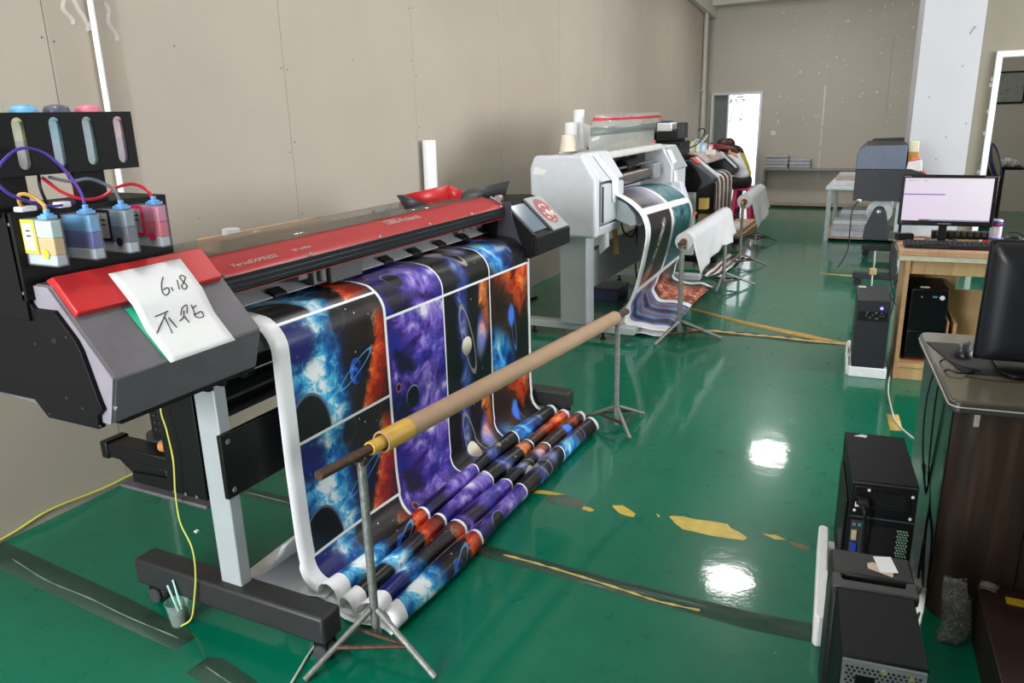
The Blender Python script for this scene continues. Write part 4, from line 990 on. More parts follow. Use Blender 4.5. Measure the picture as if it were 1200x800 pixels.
mb = MB(); mb.box(-2.06, -1.93, 6.72, 6.93, 1.03, 1.16); mb.build('print_carriage', mat('carriage_light', (142, 146, 148), .45), p2, bevel=.01)
mb = MB(); mb.cyl((-2.05, 6.2, 1.17), (-2.05, 6.5, 1.2), .05, n=16); mb.build('cable_loop', wireb, p2)
mb = MB(); mb.rings([[(x, y, z - dz) for x, z in ((-2.05, 1.02), (-1.87, 1.02), (-1.755, .965), (-1.69, .89), (-1.675, .82), (-1.71, .80), (-1.86, .86), (-2.05, .86))] for y, dz in ((5.40, .0), (7.02, .09))], sm=False); mb.build('front_apron', mat('apron_grey', (188, 198, 202), .45, var=.03), p2, bevel=.006)
# raised clear cover
mb = MB(); mb.grid([[(-2.03, y0, 1.315), (-2.03, y0 - .01, 1.455), (-2.05, y1, 1.592)] for y0, y1 in ((5.37, 5.56), (5.95, 6.15), (6.5, 6.75), (7.03, 7.33))], sm=False)
mb.build('raised_cover', glass('smoky_acrylic', (186, 186, 182), .12, .6), p2, solid=.006, angle=10)
mb = MB(); mb.grid([[(-2.041, y, 1.545), (-2.045, y + .02, 1.566)] for y in (5.49, 6.0, 6.6, 7.25)]); mb.build('red_stripe', mat('stripe_red', (206, 34, 58), .4), p2, solid=.008)
mb = MB(); mb.grid([[(-2.025, y, 1.44), (-2.03, y + .03, 1.50)] for y in (5.38, 6.0, 6.5, 7.05)]); mb.build('stained_band', glass('smudged_band', (112, 128, 124), .3, .55), p2, solid=.008)
# far end housing
mb = MB(); mb.prism([(-1.86, 1.12), (-1.96, 1.29), (-2.35, 1.30), (-2.35, .80), (-1.90, .80), (-1.86, .86)], 'y', 7.06, 7.55); fe = mb.build('far_housing', lgrey, p2, bevel=.015)
mb = MB(); mb.prism([(-1.835, 1.09), (-1.855, 1.075), (-1.87, 1.10), (-1.965, 1.26), (-1.955, 1.285)], 'y', 7.1, 7.52); mb.build('keypad', mat('keypad_grey', (168, 174, 178), .4), fe, bevel=.004)
mb = MB(); mb.prism([(-1.70, .77), (-1.78, .98), (-1.87, .98), (-1.87, .77)], 'y', 7.03, 7.16); mb.build('media_stop', lgrey, p2, bevel=.01)
# stand
for yy in (5.13, 7.16):
    mb = MB(); mb.box(-2.165, -1.955, yy, yy + .16, .10, .80); mb.build('leg', mat('leg_grey', (172, 178, 182), .45, var=.03), p2, bevel=.01)
    mb = MB(); mb.box(-2.50, -1.60, yy + .02, yy + .12, .055, .105); fb = mb.build('foot_bar', mat('foot_grey', (176, 182, 184), .45, var=.03), p2, bevel=.004)
    for xx in (-2.40, -1.845):
        mb = MB(); mb.cyl((xx, yy + .05, .0), (xx, yy + .05, .012), .024, .018, 16); mb.cyl((xx, yy + .05, .012), (xx, yy + .05, .06), .009, n=10); mb.build('levelling_foot', satin, fb)
mb = MB(); mb.box(-2.05, -1.985, 5.28, 7.2, .34, .62); mb.build('cross_beam', mat('beam_grey', (160, 164, 168), .45, var=.05), p2, bevel=.006)
# print hanging from it
def art2():
    m = bpy.data.materials.new('abstract_print'); g = G(m); u, v, _ = g.coord('UV'); k = rgb
    c = (u - .10) / .80; i = c.floor(); p = c.fract(); r = (v - .02) / .62; j = r.floor(); q = r.fract()
    vec = g.vec(p, q * .9, i * 3 + j * 7); n = g.noise(vec, 3.0, 7, .62, 1.2); n2 = g.noise(vec, 7, 6, .65, 2.0)
    a0 = g.ramp(p * .9 + (n - .5) * .3 + (1 - q) * .12, [(.2, k(38, 34, 40)), (.5, k(92, 92, 116)), (.8, k(170, 172, 190))])   # grey violet
    a1 = g.ramp(n * .5, [(.2, k(16, 14, 16)), (.5, k(58, 34, 34))])
    f = (p - .70 + q * .5 + (n2 - .5) * .25).abs(); a1 = g.mix(g.smooth(.09, .03, f) * g.smooth(.12, .2, q) * g.smooth(.9, .78, q) * n2.gt(.47), a1, k(226, 214, 204))
    f2 = ell(g, p, q, .26, .84, .22, .13, -.6); a1 = g.mix(g.smooth(1.1, .6, f2 + (n2 - .5) * .8) * .8, a1, g.ramp(n2, [(.4, k(150, 80, 70)), (.6, k(226, 170, 150))]))
    s = ((p * 2.6 + (n - .5) * .5 + (q * 2.0).sin() * .25) * 6.28).sin(); a2 = g.ramp(s * .5 + .5, [(.1, k(40, 38, 60)), (.45, k(70, 92, 150)), (.6, k(98, 150, 214)), (.9, k(120, 96, 106))])
    b1 = g.ramp(n2, [(.36, k(8, 22, 28)), (.46, k(20, 80, 92)), (.53, k(44, 150, 160)), (.6, k(70, 60, 54)), (.68, k(190, 204, 196))])
    b2 = g.mix(g.smooth(1.15, .5, ell(g, p, q, .44, .62, .42, .52) + (n - .5) * .5), k(26, 34, 30), g.ramp(n2, [(.32, k(60, 20, 16)), (.46, k(156, 62, 42)), (.56, k(222, 128, 92)), (.68, k(250, 226, 206))]))
    b3 = g.ramp(n2, [(.35, k(40, 12, 14)), (.55, k(130, 50, 40)), (.7, k(220, 170, 150))])
    A = g.mix(j.gt(.5), g.mix(j.gt(-.5), a0, a1), a2); A = g.mix(j.gt(1.5), A, a0)
    Bq = g.mix(j.gt(.5), b1, b2); Bq = g.mix(j.gt(1.5), Bq, b3)
    col = g.mix(i.gt(.5), A, Bq)
    mg = g.math('MAXIMUM', g.math('MAXIMUM', p.lt(.06), p.gt(.94)), g.math('MAXIMUM', q.lt(.045), q.gt(.955)))
    mg = g.math('MINIMUM', g.math('MAXIMUM', g.math('MAXIMUM', mg, u.lt(.10)), g.math('MAXIMUM', u.gt(1.69), v.gt(2.2))), 1.0)
    g.set(color=g.mix(mg, col, k(238, 238, 240)), rough=.35); return m
b2p = [(-2.02, 1.045), (-1.95, 1.05), (-1.86, 1.045), (-1.78, 1.015), (-1.70, .965), (-1.64, .905), (-1.61, .84), (-1.60, .77), (-1.607, .68), (-1.625, .58), (-1.65, .46), (-1.68, .35), (-1.72, .24), (-1.745, .165), (-1.745, .11), (-1.72, .075), (-1.67, .06), (-1.58, .055), (-1.50, .055), (-1.45, .05), (-1.435, .038), (-1.45, .026), (-1.52, .03), (-1.62, .034), (-1.72, .03), (-1.80, .034), (-1.82, .026), (-1.78, .018), (-1.6, .02), (-1.47, .018), (-1.455, .012), (-1.47, .007), (-1.6, .01), (-1.75, .012), (-1.92, .006), (-2.0, .004)]
def off2(t, p, i):
    low = max(0, 1 - p.z / .3)
    return (.03 * (.5 - t) * max(0, min(1, (1.05 - p.z) / .3)) - .05 * (t) * (p.z > .03) + .016 * math.sin(t * 6 + p.z * 50) * low, -.085 * t * max(0, min(1, (p.z - .3) / .5)) + .006 * (1 + math.sin(9 * t + p.x * 30)) * low, .014 * math.sin(p.z * 260) * (p.z < .05))
P2 = resample(b2p, .02); rows, uvs = banner_rows(P2, 5.34, 7.07, 30, off2)
uvs = [[(u, l - .42 + .02) for u, l in r] for r in uvs]
mb = MB(); mb.grid(rows, uvs); tag(mb.build('printed_banner', [art2(), paper], solid=.0014, angle=180), 'print of framed abstract pictures curling from the grey printer to the floor', 'banner')
# things on and around the grey printer
mb = MB(); mb.lathe([(.030, 0), (.066, 0), (.050, .115), (.030, .115), (.030, 0)], (-2.20, 5.40, 1.337), n=26, caps=False); tag(mb.build('thread_cone', mat('cream_card', (226, 214, 192), .6)), 'cream cardboard cone standing on the grey printer', 'cone')
def roll_up(label, x, y, r, h, tilt=0.0, z0=1.337):
    mb = MB(); mb.pipe((x, y, z0), (x + tilt, y, z0 + h), r, r * .6, 22); return tag(mb.build('paper_roll', paper), label, 'paper roll', 'white rolls standing on the grey printer')
roll_up('short white roll standing on the grey printer just behind the cream cone', -2.24, 5.56, .05, .20)
roll_up('tallest slim white roll standing on the grey printer', -2.22, 5.66, .04, .29)
mb = MB(); mb.grid([[(-2.255, 5.80, 1.337), (-2.275, 5.80, 1.55)], [(-2.20, 5.95, 1.337), (-2.215, 5.95, 1.49)], [(-2.19, 6.0, 1.337), (-2.25, 6.10, 1.555)]]); tag(mb.build('paper_sheet', paper, solid=.003), 'white sheet standing against the raised clear cover', 'paper')
mb = MB(); mb.box(-2.15, -2.07, 5.64, 5.80, 1.336, 1.350); mb.cyl((-2.11, 5.82, 1.336), (-2.11, 5.82, 1.36), .03, n=14); tag(mb.build('tape_cutter', satin, bevel=.003), 'black tape cutter on the grey printer beside the upright rolls', 'tool')
def strip(name, label, pts, w, m, g_=None):
    mb = MB(); mb.grid([[Vector(p) for p in pts], [Vector(p) + Vector(w) for p in pts]]); return tag(mb.build(name, m, solid=.0012), label, 'paper', g_)
strip('paper_list', 'long printed list taped over the near door of the grey printer', [(-1.935, 5.20, 1.318), (-1.882, 5.22, 1.238), (-1.818, 5.27, 1.142), (-1.818, 5.275, 1.07), (-1.817, 5.28, .98)], (0, .15, .0), paper)
strip('paper_list', 'long printed list hanging over the far housing of the grey printer', [(-1.93, 7.09, 1.262), (-1.87, 7.08, 1.15), (-1.852, 7.08, 1.08), (-1.850, 7.08, .98), (-1.850, 7.08, .86)], (0, .16, .0), paper)
strip('paper_list', 'white paper tail hanging below the grey printer beside its leg', [(-1.93, 5.30, .80), (-1.925, 5.30, .70), (-1.92, 5.30, .60)], (.075, .0, .07), paper)
mb = MB(); mb.M = Matrix.Translation((-1.90, 5.62, .61)) @ Matrix.Rotation(math.radians(-14), 4, 'X') @ Matrix.Rotation(math.radians(-10), 4, 'Y'); mb.box(-.02, .02, -.008, .008, -.06, .22); tag(mb.build('wood_offcut', mat('pale_wood', (196, 152, 100), .6), bevel=.001), 'short wooden slat hanging under the grey printer', 'slat')
mb = MB(); mb.lathe([(.02, 0), (.04, 0), (.04, .035), (.035, .045), (.02, .045)], (-2.12, 7.25, 1.30), n=20); tag(mb.build('bottle_cap', mat('orange_red_cap', (232, 76, 40), .4)), 'orange red cap on the far housing of the grey printer', 'cap')
for k, (lab, pts) in enumerate((('thin black cable drooping under the middle of the grey printer', [(-2.0, 6.0, .80), (-1.98, 6.05, .66), (-1.96, 6.2, .60), (-1.97, 6.35, .66), (-1.98, 6.4, .80)]), ('black cable hanging straight below the grey printer near its print', [(-1.98, 6.42, .82), (-1.98, 6.40, .62), (-2.0, 6.45, .30), (-1.97, 6.5, .03)]), ('pale green hose sagging along the beam of the grey printer', [(-2.03, 5.5, .55), (-2.0, 5.9, .52), (-2.0, 6.4, .57), (-2.03, 6.9, .63)]))):
    cable('loose_cable', lab, 'cable', pts, .008, wireb if k < 2 else mat('green_hose', (150, 190, 170), .3))
mb = MB(); mb.box(-2.36, -2.12, 6.32, 6.62, 0, .10); mb.box(-2.37, -2.11, 6.31, 6.63, .10, .115); tag(mb.build('storage_box', mat('blue_box', (44, 50, 84), .5), bevel=.004), 'dark blue box on the floor under the grey printer', 'box')
cable('power_cable', 'black and yellow cable bunch on the floor at the wall behind the printers', 'cable', [(-3.05, 4.6, .01), (-2.95, 5.0, .03), (-2.98, 5.4, .05), (-2.9, 5.75, .02), (-2.85, 6.2, .012)], .014, wireb)
mb = MB(); mb.box(-2.93, -2.84, 5.35, 5.55, 0, .035); tag(mb.build('power_strip', mat('amber_strip', (196, 160, 70), .5), bevel=.005), 'small amber power strip on the floor at the wall', 'power strip')

# ------------------------------------------------------------------ dark printer at the far end
p3 = thing('large_format_printer', 'dark wide format printer with red badge nearest the seated people', 'printer', (-1.9, 8.7, 0))
mb = MB(); mb.prism([(-1.85, .80), (-1.70, .885), (-1.682, .925), (-1.93, 1.12), (-2.05, 1.10), (-2.40, 1.10), (-2.40, .80)], 'y', 8.0, 8.25); ec = mb.build('end_cover', mat('charcoal', (52, 54, 60), .45), p3, bevel=.01)
mb = MB(); mb.prism([(-1.85, .795), (-1.80, .90), (-1.86, 1.02), (-1.95, 1.10), (-2.40, 1.105), (-2.40, .795)], 'y', 7.985, 8.005); mb.build('side_plate', black, p3, bevel=.003)
mb = MB(); mb.prism([(-1.682, .92), (-1.676, .945), (-1.93, 1.135), (-1.945, 1.12)], 'y', 8.20, 8.29); mb.build('silver_edge', lgrey, ec, bevel=.004)
mb = MB(); mb.prism([(-1.86, 1.07), (-1.857, 1.078), (-1.935, 1.138), (-1.94, 1.13)], 'y', 8.05, 8.24); mb.build('red_badge', red, ec, bevel=.003)
mb = MB(); mb.box(-2.30, -1.95, 8.25, 9.3, .80, .93); mb.mi = 1; mb.box(-2.20, -2.0, 8.25, 9.3, .93, 1.08); mb.mi = 2; mb.prism([(-1.83, .925), (-1.95, .935), (-1.95, .85), (-1.80, .85)], 'y', 8.27, 9.3); mb.build('body', [black, mat('mech_grey', (70, 74, 78), .4, .4), lgrey], p3)
mb = MB(); mb.prism([(-1.82, 1.06), (-1.81, 1.075), (-1.93, 1.16), (-2.15, 1.19), (-2.15, 1.17), (-1.94, 1.14)], 'y', 8.29, 9.2); mb.build('front_cover', mat('pinkish_grey_cover', (168, 150, 146), .35, .1), p3, bevel=.004)
mb = MB(); mb.prism([(-1.70, .90), (-1.69, .95), (-1.87, 1.12), (-2.3, 1.12), (-2.3, .84), (-1.78, .84)], 'y', 9.2, 9.46); fe3 = mb.build('control_end', mat('charcoal', (52, 54, 60)), p3, bevel=.02)
mb = MB(); mb.prism([(-1.69, .955), (-1.685, .965), (-1.87, 1.14), (-1.88, 1.125)], 'y', 9.18, 9.25); mb.build('silver_edge', lgrey, fe3)
for yy in (8.12, 9.38):
    mb = MB(); mb.box(-2.0, -1.90, yy, yy + .08, .12, .80); mb.build('leg', mat('leg_pale', (206, 206, 204), .45), p3, bevel=.004)
    mb = MB(); mb.box(-2.35, -1.65, yy - .01, yy + .09, .05, .12); fb = mb.build('foot_bar', black, p3, bevel=.006)
    for xx in (-2.3, -1.7):
        mb = MB(); mb.cyl((xx, yy + .01, .026), (xx, yy + .07, .026), .026, n=16); mb.build('wheel', castm, fb)
mb = MB(); mb.box(-2.0, -1.96, 8.2, 9.4, .45, .80); mb.build('back_panel', satin, p3)
mb = MB(); mb.box(-1.90, -1.70, 8.26, 9.35, .40, .42); mb.build('shelf_tray', mat('tray_grey', (104, 104, 104), .5), p3, bevel=.003)
def art3():
    m = bpy.data.materials.new('striped_print'); g = G(m); u, v, _ = g.coord('UV'); k = rgb
    n = g.noise(g.vec(u, v, 0), 6, 6, .6); p = (u / .205 + .1).fract()
    c = g.ramp(n * .4 + v * .35, [(.2, k(52, 34, 34)), (.4, k(130, 84, 66)), (.6, k(176, 132, 104)), (.75, k(92, 66, 70))])
    g.set(color=g.mix(g.math('MAXIMUM', p.lt(.14), p.gt(.8)), c, k(232, 232, 234)), rough=.4); return m
b3p = [(-2.0, .945), (-1.90, .95), (-1.80, .94), (-1.735, .90), (-1.715, .83), (-1.713, .6), (-1.713, .4), (-1.72, .2), (-1.75, .08), (-1.83, .03), (-1.95, .02)]
P3 = resample(b3p, .03); rows, uvs = banner_rows(P3, 8.31, 9.16, 10, lambda t, p, i: (0, 0))
mb = MB(); mb.grid(rows, uvs); tag(mb.build('printed_banner', [art3(), paper], solid=.0014, angle=180), 'brown and white striped print hanging from the dark far printer', 'banner')
rows = [[(-1.68 + .20 * s, 7.55 + 1.25 * t, .012 + .02 * math.sin(s * 9) ** 2 + .012 * math.sin(t * 7 + s * 3) ** 2) for s in [k / 12 for k in range(13)]] for t in [k / 8 for k in range(9)]]
mb = MB(); mb.grid(rows, [[(s * .6, t * .8) for s in [k / 12 for k in range(13)]] for t in [k / 8 for k in range(9)]]); tag(mb.build('folded_print', [art3(), paper], solid=.004, angle=180), 'loose folded print lying on the shiny floor by the dark printer', 'print')
mb = MB(); mb.box(-1.90, -1.72, 8.33, 8.75, .42, .53); tag(mb.build('carton', cardb, bevel=.004), 'brown carton on the tray of the dark printer', 'box')
mb = MB(); mb.box(-1.83, -1.74, 8.02, 8.11, .62, .73); tag(mb.build('cardboard_piece', mat('yellow_card', (206, 168, 90), .6), bevel=.004), 'yellowish card piece stuck below the dark printer end', 'card')
mb = MB(); mb.box(-1.86, -1.79, 7.72, 7.80, .60, .62); mb.build('clamp_lever', mat('orange_lever', (232, 120, 50), .4), p3, bevel=.004)
# ink unit on top behind the two printers
iu = thing('ink_unit', 'tall black ink supply unit with white canister between the two far printers', 'ink unit', (-2.2, 8.1, 1.1))
mb = MB(); mb.box(-2.36, -2.02, 7.95, 8.35, 1.08, 1.30); mb.box(-2.34, -2.06, 8.0, 8.3, 1.30, 1.40); mb.build('base', satin, iu, bevel=.01)
mb = MB(); mb.box(-2.40, -2.28, 8.0, 8.3, 1.30, 1.49); mb.box(-2.08, -2.01, 8.0, 8.2, 1.33, 1.485); mb.box(-2.36, -2.04, 8.02, 8.3, 1.38, 1.42); mb.build('holder', mat('holder_dark', (46, 46, 50), .5), iu, bevel=.006)
mb = MB(); mb.box(-2.29, -2.13, 8.0, 8.25, 1.40, 1.485); mb.build('canister', mat('canister_white', (220, 222, 218), .4), iu, bevel=.015)
mb = MB(); mb.box(-2.26, -2.17, 8.05, 8.2, 1.485, 1.505); mb.build('canister_cap', mat('navy_cap', (50, 60, 110), .4), iu, bevel=.006)
for k, (lab, pts) in enumerate((('thin dark hose looping high beside the black ink unit', [(-2.03, 8.4, 1.22), (-1.97, 8.5, 1.26), (-1.93, 8.6, 1.37), (-1.96, 8.65, 1.41), (-2.0, 8.6, 1.39)]), ('pale hose bending low beside the black ink unit', [(-2.03, 8.35, 1.24), (-1.98, 8.5, 1.30), (-1.95, 8.6, 1.27), (-1.92, 8.7, 1.34)]))):
    cable('ink_hose', lab, 'hose', pts, .007, wireb if k == 0 else mat('pale_hose', (190, 186, 176), .3))
for k, (lab, c, x, y, h, w) in enumerate((('yellow labelled ink pack beside the black ink unit', (206, 206, 130), -2.06, 8.55, .15, .07), ('pale blue ink pack second from the ink unit', (136, 176, 214), -1.99, 8.62, .17, .06), ('light blue ink pack with blue base above the dark printer', (176, 200, 226), -1.945, 8.68, .13, .05), ('small pink bottle beside the ink packs above the dark printer', (226, 150, 170), -1.90, 8.80, .11, .04), ('white packet lying before the ink packs', (230, 226, 214), -1.86, 8.62, .06, .10))):
    mb = MB(); mb.box(x - w / 2, x + w / 2, y - .03, y + .03, 1.105 if x < -1.95 else 1.135, 1.125 + h); mb.mi = 1; mb.box(x - w / 3, x + w / 3, y - .032, y - .029, 1.16, 1.10 + h)
    tag(mb.build('ink_pack', [mat('pack_%d' % k, c, .4), mat('pack_label', (236, 236, 230), .5)], bevel=.006), lab, 'ink pack')
mb = MB(); mb.prism([(-2.02, 1.165), (-1.76, 1.16), (-1.78, 1.185), (-2.02, 1.235)], 'y', 9.3, 9.34); tag(mb.build('maroon_case', mat('maroon', (136, 30, 44), .45), bevel=.003), 'dark red case standing behind the far printer cover', 'case')
# cartons under the far roll
mb = MB(); mb.box(-2.02, -1.70, 9.9, 11.2, 0, .08); mb.mi = 1; mb.box(-1.99, -1.73, 9.95, 11.1, .08, .13); tag(mb.build('flattened_cartons', [cardb, mat('carton_edge', (196, 166, 130), .7)], bevel=.004), 'low stack of flattened brown cartons on the floor under the distant white roll', 'carton')
mb = MB(); mb.grid([[(-2.0, 9.96, .137), (-1.87, 9.96, .145), (-1.76, 9.97, .137)], [(-2.0, 10.6, .145), (-1.87, 10.6, .16), (-1.76, 10.6, .137)]]); tag(mb.build('wrapping_sheet', mat('pinkish_white', (232, 222, 222), .6), solid=.003), 'pinkish white wrapping lying over the flattened cartons', 'sheet')
# ------------------------------------------------------------------ wooden desk by the aisle
def RZ(x, y, deg, z=0.0): return Matrix.Translation((x, y, z)) @ Matrix.Rotation(math.radians(deg), 4, 'Z')
def wood_mat(name, c1, c2, sx=1.0, sy=14.0, rough=.45):
    m = bpy.data.materials.new(name); g = G(m); x, y, z = g.coord()
    n = g.noise(g.vec(x * sx * 6, y * sx * 6, z * .9), 2.2, 6, .6, .6)
    g.set(color=g.ramp(n, [(.32, rgb(*c1)), (.68, rgb(*c2))]), rough=rough); return m
oak = wood_mat('pale_oak', (176, 140, 96), (206, 172, 124)); oakedge = mat('oak_edge', (184, 142, 102), .5); oaktop = wood_mat('desk_top_wood', (176, 136, 104), (200, 160, 126)); paleb = mat('pale_edge_band', (196, 194, 170), .5)
DM = RZ(.085, 5.0, 3.0)
wd = thing('wooden_desk', 'pale wooden desk with open cabinet for a computer beside the aisle', 'desk', (.085, 5.0, 0), math.radians(3))
def dbox(mb, *a): mb.M = DM; mb.box(*a)
def dpart(name, m, *boxes, bevel=.002):
    mb = MB(); mb.M = DM
    for b in boxes: mb.box(*b)
    return mb.build(name, m, wd, bevel=bevel)
dpart('side_panel', [oak], (0.0, .022, 0, .55, 0, .745)); dpart('front_edge', oakedge, (-.001, .023, -.004, 0, 0, .73))
dpart('desk_top', oaktop, (-.045, 1.2, -.01, .62, .757, .787)); dpart('edge_band', paleb, (-.04, 1.2, -.006, .012, .728, .757), (-.04, -.03, -.006, .55, .728, .757))
dpart('apron', oak, (.022, 1.18, .05, .065, .64, .74))
dpart('bottom_shelf', oak, (.022, .42, -.002, .5, .075, .10)); dpart('plinth', oak, (.022, .42, .004, .018, 0, .072))
dpart('back_panel', oak, (.022, .33, .50, .512, .1, .74), (.52, 1.2, .50, .512, .1, .74), (.33, .52, .50, .512, .1, .47), (.33, .52, .50, .512, .66, .74))
dpart('divider', oak, (.30, .318, .12, .50, .10, .34)); dpart('side_panel', oak, (1.16, 1.18, 0, .55, 0, .745))
# tower on the white foam
tower_b = mat('tower_front', (36, 38, 46), .4); tower_s = mat('tower_shell', (40, 40, 44), .42, bump=.03)
FM = RZ(-.165, 4.94, 4)
mb = MB(); mb.M = FM; mb.box(0, .215, 0, .60, 0, .065)
mb.box(-.012, 0, .02, .20, 0, .10); mb.box(-.012, 0, .26, .44, 0, .10)
tag(mb.build('foam_tray', foam, bevel=.008), 'white foam tray under the computer tower beside the wooden desk', 'foam')
def tower(name, label, M, w, d, h, z0, nm='computer_tower'):
    t = thing(nm, label, 'computer', tuple(M @ Vector((0, 0, z0))))
    return t
TM = RZ(-.150, 4.945, 4); w_, d_, h_, z0 = .185, .43, .42, .065
pc = tower('', 'dark computer tower with blue power light standing on white foam beside the aisle', TM, w_, d_, h_, z0)
def part(name, m, M, root, boxes, bevel=.002, prisms=(), cyls=()):
    mb = MB(); mb.M = M
    for b in boxes: mb.box(*b)
    for p in prisms: mb.prism(*p)
    for c in cyls: mb.cyl(*c[:3], n=16)
    return mb.build(name, m, root, bevel=bevel)
part('case', tower_s, TM, pc, [(0, w_, .02, d_, z0, z0 + h_)], .006)
fp = part('front_panel', tower_b, TM, pc, [(0, w_, 0, .022, z0, z0 + h_ - .085), (0, w_, .0, .022, z0 + h_ - .085, z0 + h_)], .004)
part('drive_bay', satin, TM, fp, [(.012, w_ - .012, -.003, .0, z0 + h_ - .125, z0 + h_ - .068)], .002)
mb = MB(); mb.M = TM; rr = random.Random(3)
for k in range(12):
    x = rr.uniform(.02, .15); z = z0 + h_ - rr.uniform(.075, .118); a = rr.uniform(.5, 1.2); l = rr.uniform(.005, .012)
    mb.tube([(x, -.0035, z), (x + l * math.cos(a), -.0035, z + l * math.sin(a))], .0012, 5)
mb.build('scratches', mat('pale_scratch', (190, 192, 196), .6), fp)
part('power_light', emit('blue_led', (90, 90, 255), 6.0), TM, fp, [], 0, (), [((.135, -.004, z0 + h_ - .045), (.135, .001, z0 + h_ - .045), .0085)])
part('top_sticker', paper, TM, pc, [(.012, .055, .36, .41, z0 + h_, z0 + h_ + .0012)], 0)
# tower inside the desk
TM = RZ(.135, 5.09, 4); w_, d_, h_, z0 = .20, .38, .44, .101
pc = tower('', 'black computer tower with round sticker standing inside the wooden desk', TM, w_, d_, h_, z0)
part('case', satin, TM, pc, [(0, w_, .02, d_, z0, z0 + h_)], .004)
fp = part('front_panel', mat('gloss_black', (14, 14, 18), .22), TM, pc, [(0, w_, 0, .022, z0 + .19, z0 + h_), (0, w_, .0, .022, z0, z0 + .186)], .004)
part('red_trim', mat('dark_red_trim', (120, 30, 30), .4), TM, fp, [(.002, w_ - .002, -.002, .0, z0 + .002, z0 + .010)], 0)
part('badge', mat('pale_badge', (170, 176, 182), .4), TM, fp, [(.09, .125, -.0015, .0, z0 + .155, z0 + .160), (.055, .06, -.0015, 0, z0 + h_ - .05, z0 + h_ - .04)], 0)
part('usb_ports', mat('teal_port', (60, 150, 180), .4), TM, fp, [(.115, .14, -.0015, 0, z0 + h_ - .046, z0 + h_ - .036)], 0)
part('round_sticker', white, TM, fp, [], 0, (), [((.165, -.0015, z0 + h_ - .045), (.165, .001, z0 + h_ - .045), .014)])
part('sticker_mark', red, TM, fp, [(.152, .160, -.002, .0, z0 + h_ - .058, z0 + h_ - .052)], 0)
part('top_scrap', paper, TM, pc, [(.05, .10, .06, .085, z0 + h_, z0 + h_ + .004)], 0)
mb = MB(); mb.M = DM; mb.prism([(.30, .20), (.33, .08), (.345, .09), (.345, .30)], 'z', .36, .365) if False else mb.box(.262, .270, .06, .34, .101, .36)
tag(mb.build('cardboard_sheet', cardb), 'brown cardboard sheet standing beside the tower inside the desk', 'cardboard')

# monitor with a lilac window on its screen
def screen_mat():
    m = bpy.data.materials.new('lit_screen'); g = G(m); u, v, _ = g.coord('UV'); k = rgb
    col = g.ramp(u * .7 + v * .3, [(.0, k(236, 220, 240)), (.5, k(240, 228, 244)), (1, k(246, 240, 248))])
    n = g.noise(g.vec(u * 60, v * 8, 0), 1.0, 2)
    bar = v.gt(.605) * v.lt(.632) * u.lt(.475); col = g.mix(bar, col, k(140, 120, 204))
    fine = v.gt(.617) * v.lt(.621) * u.gt(.475) * u.lt(.90); col = g.mix(fine * .35, col, k(170, 160, 190))
    txt = v.gt(.925) * v.lt(.955) * u.lt(.26) * n.gt(.5); col = g.mix(txt * .4, col, k(140, 130, 160))
    tb = v.lt(.032) * u.gt(.2); col = g.mix(tb, col, k(150, 144, 170)); ic = v.lt(.030) * u.gt(.215) * u.lt(.325) * ((u * 60).fract()).lt(.6); col = g.mix(ic, col, k(40, 40, 60))
    st = v.lt(.075) * v.gt(.07) * u.lt(.22); col = g.mix(st * .4, col, k(180, 170, 200))
    g.set(color=k(12, 12, 14), emit=col, estr=.92, rough=.5, spec=.15); return m
def monitor(label, M, w, h, zb, screen, tiltx=-4):
    """bezel lower edge at zb, in a frame whose y points away from the viewer of the screen"""
    t = thing('computer_monitor', label, 'monitor', tuple(M @ Vector((0, 0, 0))))
    MT = M @ Matrix.Translation((0, 0, zb)) @ Matrix.Rotation(math.radians(tiltx), 4, 'X')
    b = .018; mb = MB(); mb.M = MT
    for q in ((-w / 2, -w / 2 + b, 0, .03, 0, h), (w / 2 - b, w / 2, 0, .03, 0, h), (-w / 2 + b, w / 2 - b, 0, .03, h - b, h), (-w / 2 + b, w / 2 - b, 0, .03, 0, b * 1.5)): mb.box(*q)
    bz = mb.build('bezel', mat('bezel_black', (24, 24, 28), .25), t, bevel=.004)
    mb = MB(); mb.M = MT; mb.prism([(.028, .004), (.028, h - .004), (.045, h - .03), (.060, h * .62), (.062, h * .3), (.045, .02)], 'x', -w / 2 + .006, w / 2 - .006); mb.build('back_shell', mat('shell_black', (32, 33, 38), .38), t, bevel=.008)
    mb = MB(); mb.M = MT; x0, x1, z0, z1 = -w / 2 + b, w / 2 - b, b * 1.5, h - b
    mb.grid([[(x0, .008, z0), (x0, .008, z1)], [(x1, .008, z0), (x1, .008, z1)]], [[(0, 0), (0, 1)], [(1, 0), (1, 1)]], sm=False)
    mb.build('screen', screen, t, solid=.003)
    mb = MB(); mb.M = MT; mb.box(-.035, .035, -.001, .0, .009, .014); mb.box(-w / 2 + .01, -w / 2 + .05, -.001, 0, h - .011, h - .007); mb.box(w / 2 - .07, w / 2 - .01, -.001, 0, h - .011, h - .007); mb.build('badge', mat('badge_grey', (130, 132, 136), .4), bz)
    mb = MB(); mb.M = M; mb.prism([(.045, .012), (.085, .012), (.075, zb + .10), (.05, zb + .10)], 'x', -.022, .022); mb.build('neck', satin, t, bevel=.004)
    mb = MB(); mb.M = M; mb.lathe([(.001, .0), (.098, .0), (.10, .006), (.085, .013), (.03, .018), (.001, .018)], (0, .055, 0), n=28, caps=False); mb.build('base', mat('gloss_black', (14, 14, 18), .22), t)
    return t
ZD = .788
monitor('monitor with a lit lilac screen standing on the wooden desk', RZ(.268, 5.30, 1.5, ZD), .505, .297, .108, screen_mat())
off = mat('screen_off', (10, 11, 14), .12)
monitor('dark monitor at the far end of the wooden desk', RZ(.93, 5.22, 4, ZD), .52, .30, .125, off)
